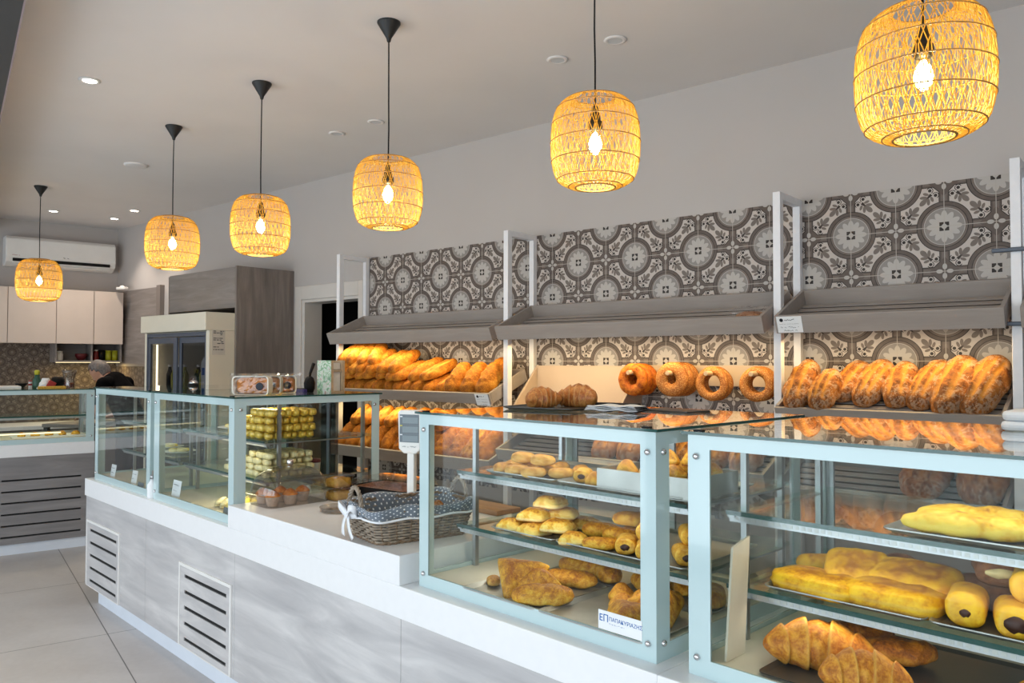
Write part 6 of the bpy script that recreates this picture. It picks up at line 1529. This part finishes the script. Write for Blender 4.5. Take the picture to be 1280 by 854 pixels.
# ------------------------------------------------------------------ light
def area(name, loc, rot, sx, sy, e, col, spread=PI):
    li = bpy.data.lights.new(name, 'AREA'); li.shape = 'RECTANGLE'; li.size = sx; li.size_y = sy; li.energy = e; li.color = col; li.spread = spread
    o = bpy.data.objects.new(name, li); COL.objects.link(o); o.location = loc; o.rotation_euler = rot; return o
DAY = (0.86, 0.93, 1.0)
for i, (a, b, k) in enumerate(((-10.1, -7.3, 0.4), (-7.0, -4.0, 1.0), (-3.7, -0.7, 1.0), (-0.4, 2.5, 1.0))):
    area('daylight', ((a+b)/2, -1.66, 1.30), (PI/2, 0, 0), b-a, 2.3, DAY_W*k, DAY)
for key, X0, X1, Yc, z, e in (('u1', -4.75, -3.22, 3.585, 1.665, LED_W*1.1), ('u2', -3.09, -1.52, 3.62, 1.655, LED_W*1.35), ('u3', -1.40, -0.56, 3.62, 1.655, LED_W*0.6), ('m1', -4.75, -3.22, 3.66, 1.27, LED_W*0.8)):
    area('shelf_led', ((X0+X1)/2, Yc, z), (math.radians(14), 0, 0), X1-X0, 0.03, e, (1.0, 0.72, 0.34))
def cled(u, v, z, w, e, col, rx=0.0): area('case_led', W(u, v, z), (rx, 0, CA), w, 0.03, e, col)
cled(0.55, 0.40, 1.36, 0.75, CASE_W*0.35, (1.0, 0.82, 0.5)); cled(1.75, 0.30, 1.365, 0.5, CASE_W*1.3, (1.0, 0.84, 0.45)); cled(1.80, 0.20, 1.150, 0.45, CASE_W*0.6, (1.0, 0.88, 0.55)); cled(1.80, 0.18, 0.965, 0.45, CASE_W*0.6, (1.0, 0.86, 0.5))
cled(3.92, 0.30, 1.355, 0.8, CASE_W*0.9, (1.0, 0.94, 0.82)); cled(3.92, 0.24, 1.140, 0.8, CASE_W*0.5, (1.0, 0.93, 0.78)); cled(3.92, 0.24, 0.955, 0.8, CASE_W*0.5, (1.0, 0.92, 0.75))
cled(5.03, 0.30, 1.355, 0.9, CASE_W*0.9, (1.0, 0.94, 0.80)); cled(5.03, 0.24, 1.140, 0.9, CASE_W*0.5, (1.0, 0.90, 0.66)); cled(5.03, 0.24, 0.955, 0.9, CASE_W*0.5, (1.0, 0.90, 0.7))
p = K4(0.1, -0.27, 1.535).translation; area('niche_led', p, (0, 0, KA), 0.6, 0.03, 3.0, (1.0, 0.72, 0.26))
p = B4(-0.4, 0.25, 1.29).translation; area('far_case_led', p, (0, 0, BA), 1.9, 0.03, 3.0, (1.0, 0.86, 0.6))
area('fridge_led', (-6.86, 3.24, 1.0), (0, -PI/2, 0), 1.3, 0.02, 0.8, (1.0, 0.84, 0.6))
w = bpy.data.worlds.new('sky'); SC.world = w; w.use_nodes = True
bg = w.node_tree.nodes['Background']; bg.inputs[0].default_value = (0.72, 0.82, 1.0, 1); bg.inputs[1].default_value = 0.6

# ------------------------------------------------------------------ camera and film
cam = bpy.data.cameras.new('camera'); co = bpy.data.objects.new('camera', cam); COL.objects.link(co)
cam.sensor_fit = 'HORIZONTAL'; cam.sensor_width = 36.0; cam.lens = 985.0/1280*36.0; cam.clip_start = 0.02; cam.clip_end = 100
yaw, pit, rol = -0.7082, 0.0264, 0.0014
f_ = Vector((math.sin(yaw)*math.cos(pit), math.cos(yaw)*math.cos(pit), math.sin(pit))); r_ = Vector((math.cos(yaw), -math.sin(yaw), 0)); u_ = r_.cross(f_)
r2 = r_*math.cos(rol)+u_*math.sin(rol); u2 = -r_*math.sin(rol)+u_*math.cos(rol)
co.matrix_world = Matrix(((r2.x, u2.x, -f_.x, 0), (r2.y, u2.y, -f_.y, 0), (r2.z, u2.z, -f_.z, H), (0, 0, 0, 1)))
SC.camera = co
vs_ = SC.view_settings; vs_.view_transform = 'Standard'; vs_.look = 'None'; vs_.exposure = EXPO; vs_.gamma = 1.0; vs_.use_curve_mapping = False
SC.display_settings.display_device = 'sRGB'
cy = SC.cycles
cy.max_bounces = 10; cy.diffuse_bounces = 4; cy.glossy_bounces = 4; cy.transmission_bounces = 6; cy.transparent_max_bounces = 48
cy.caustics_reflective = False; cy.caustics_refractive = False; cy.sample_clamp_indirect = 6.0; cy.use_denoising = True
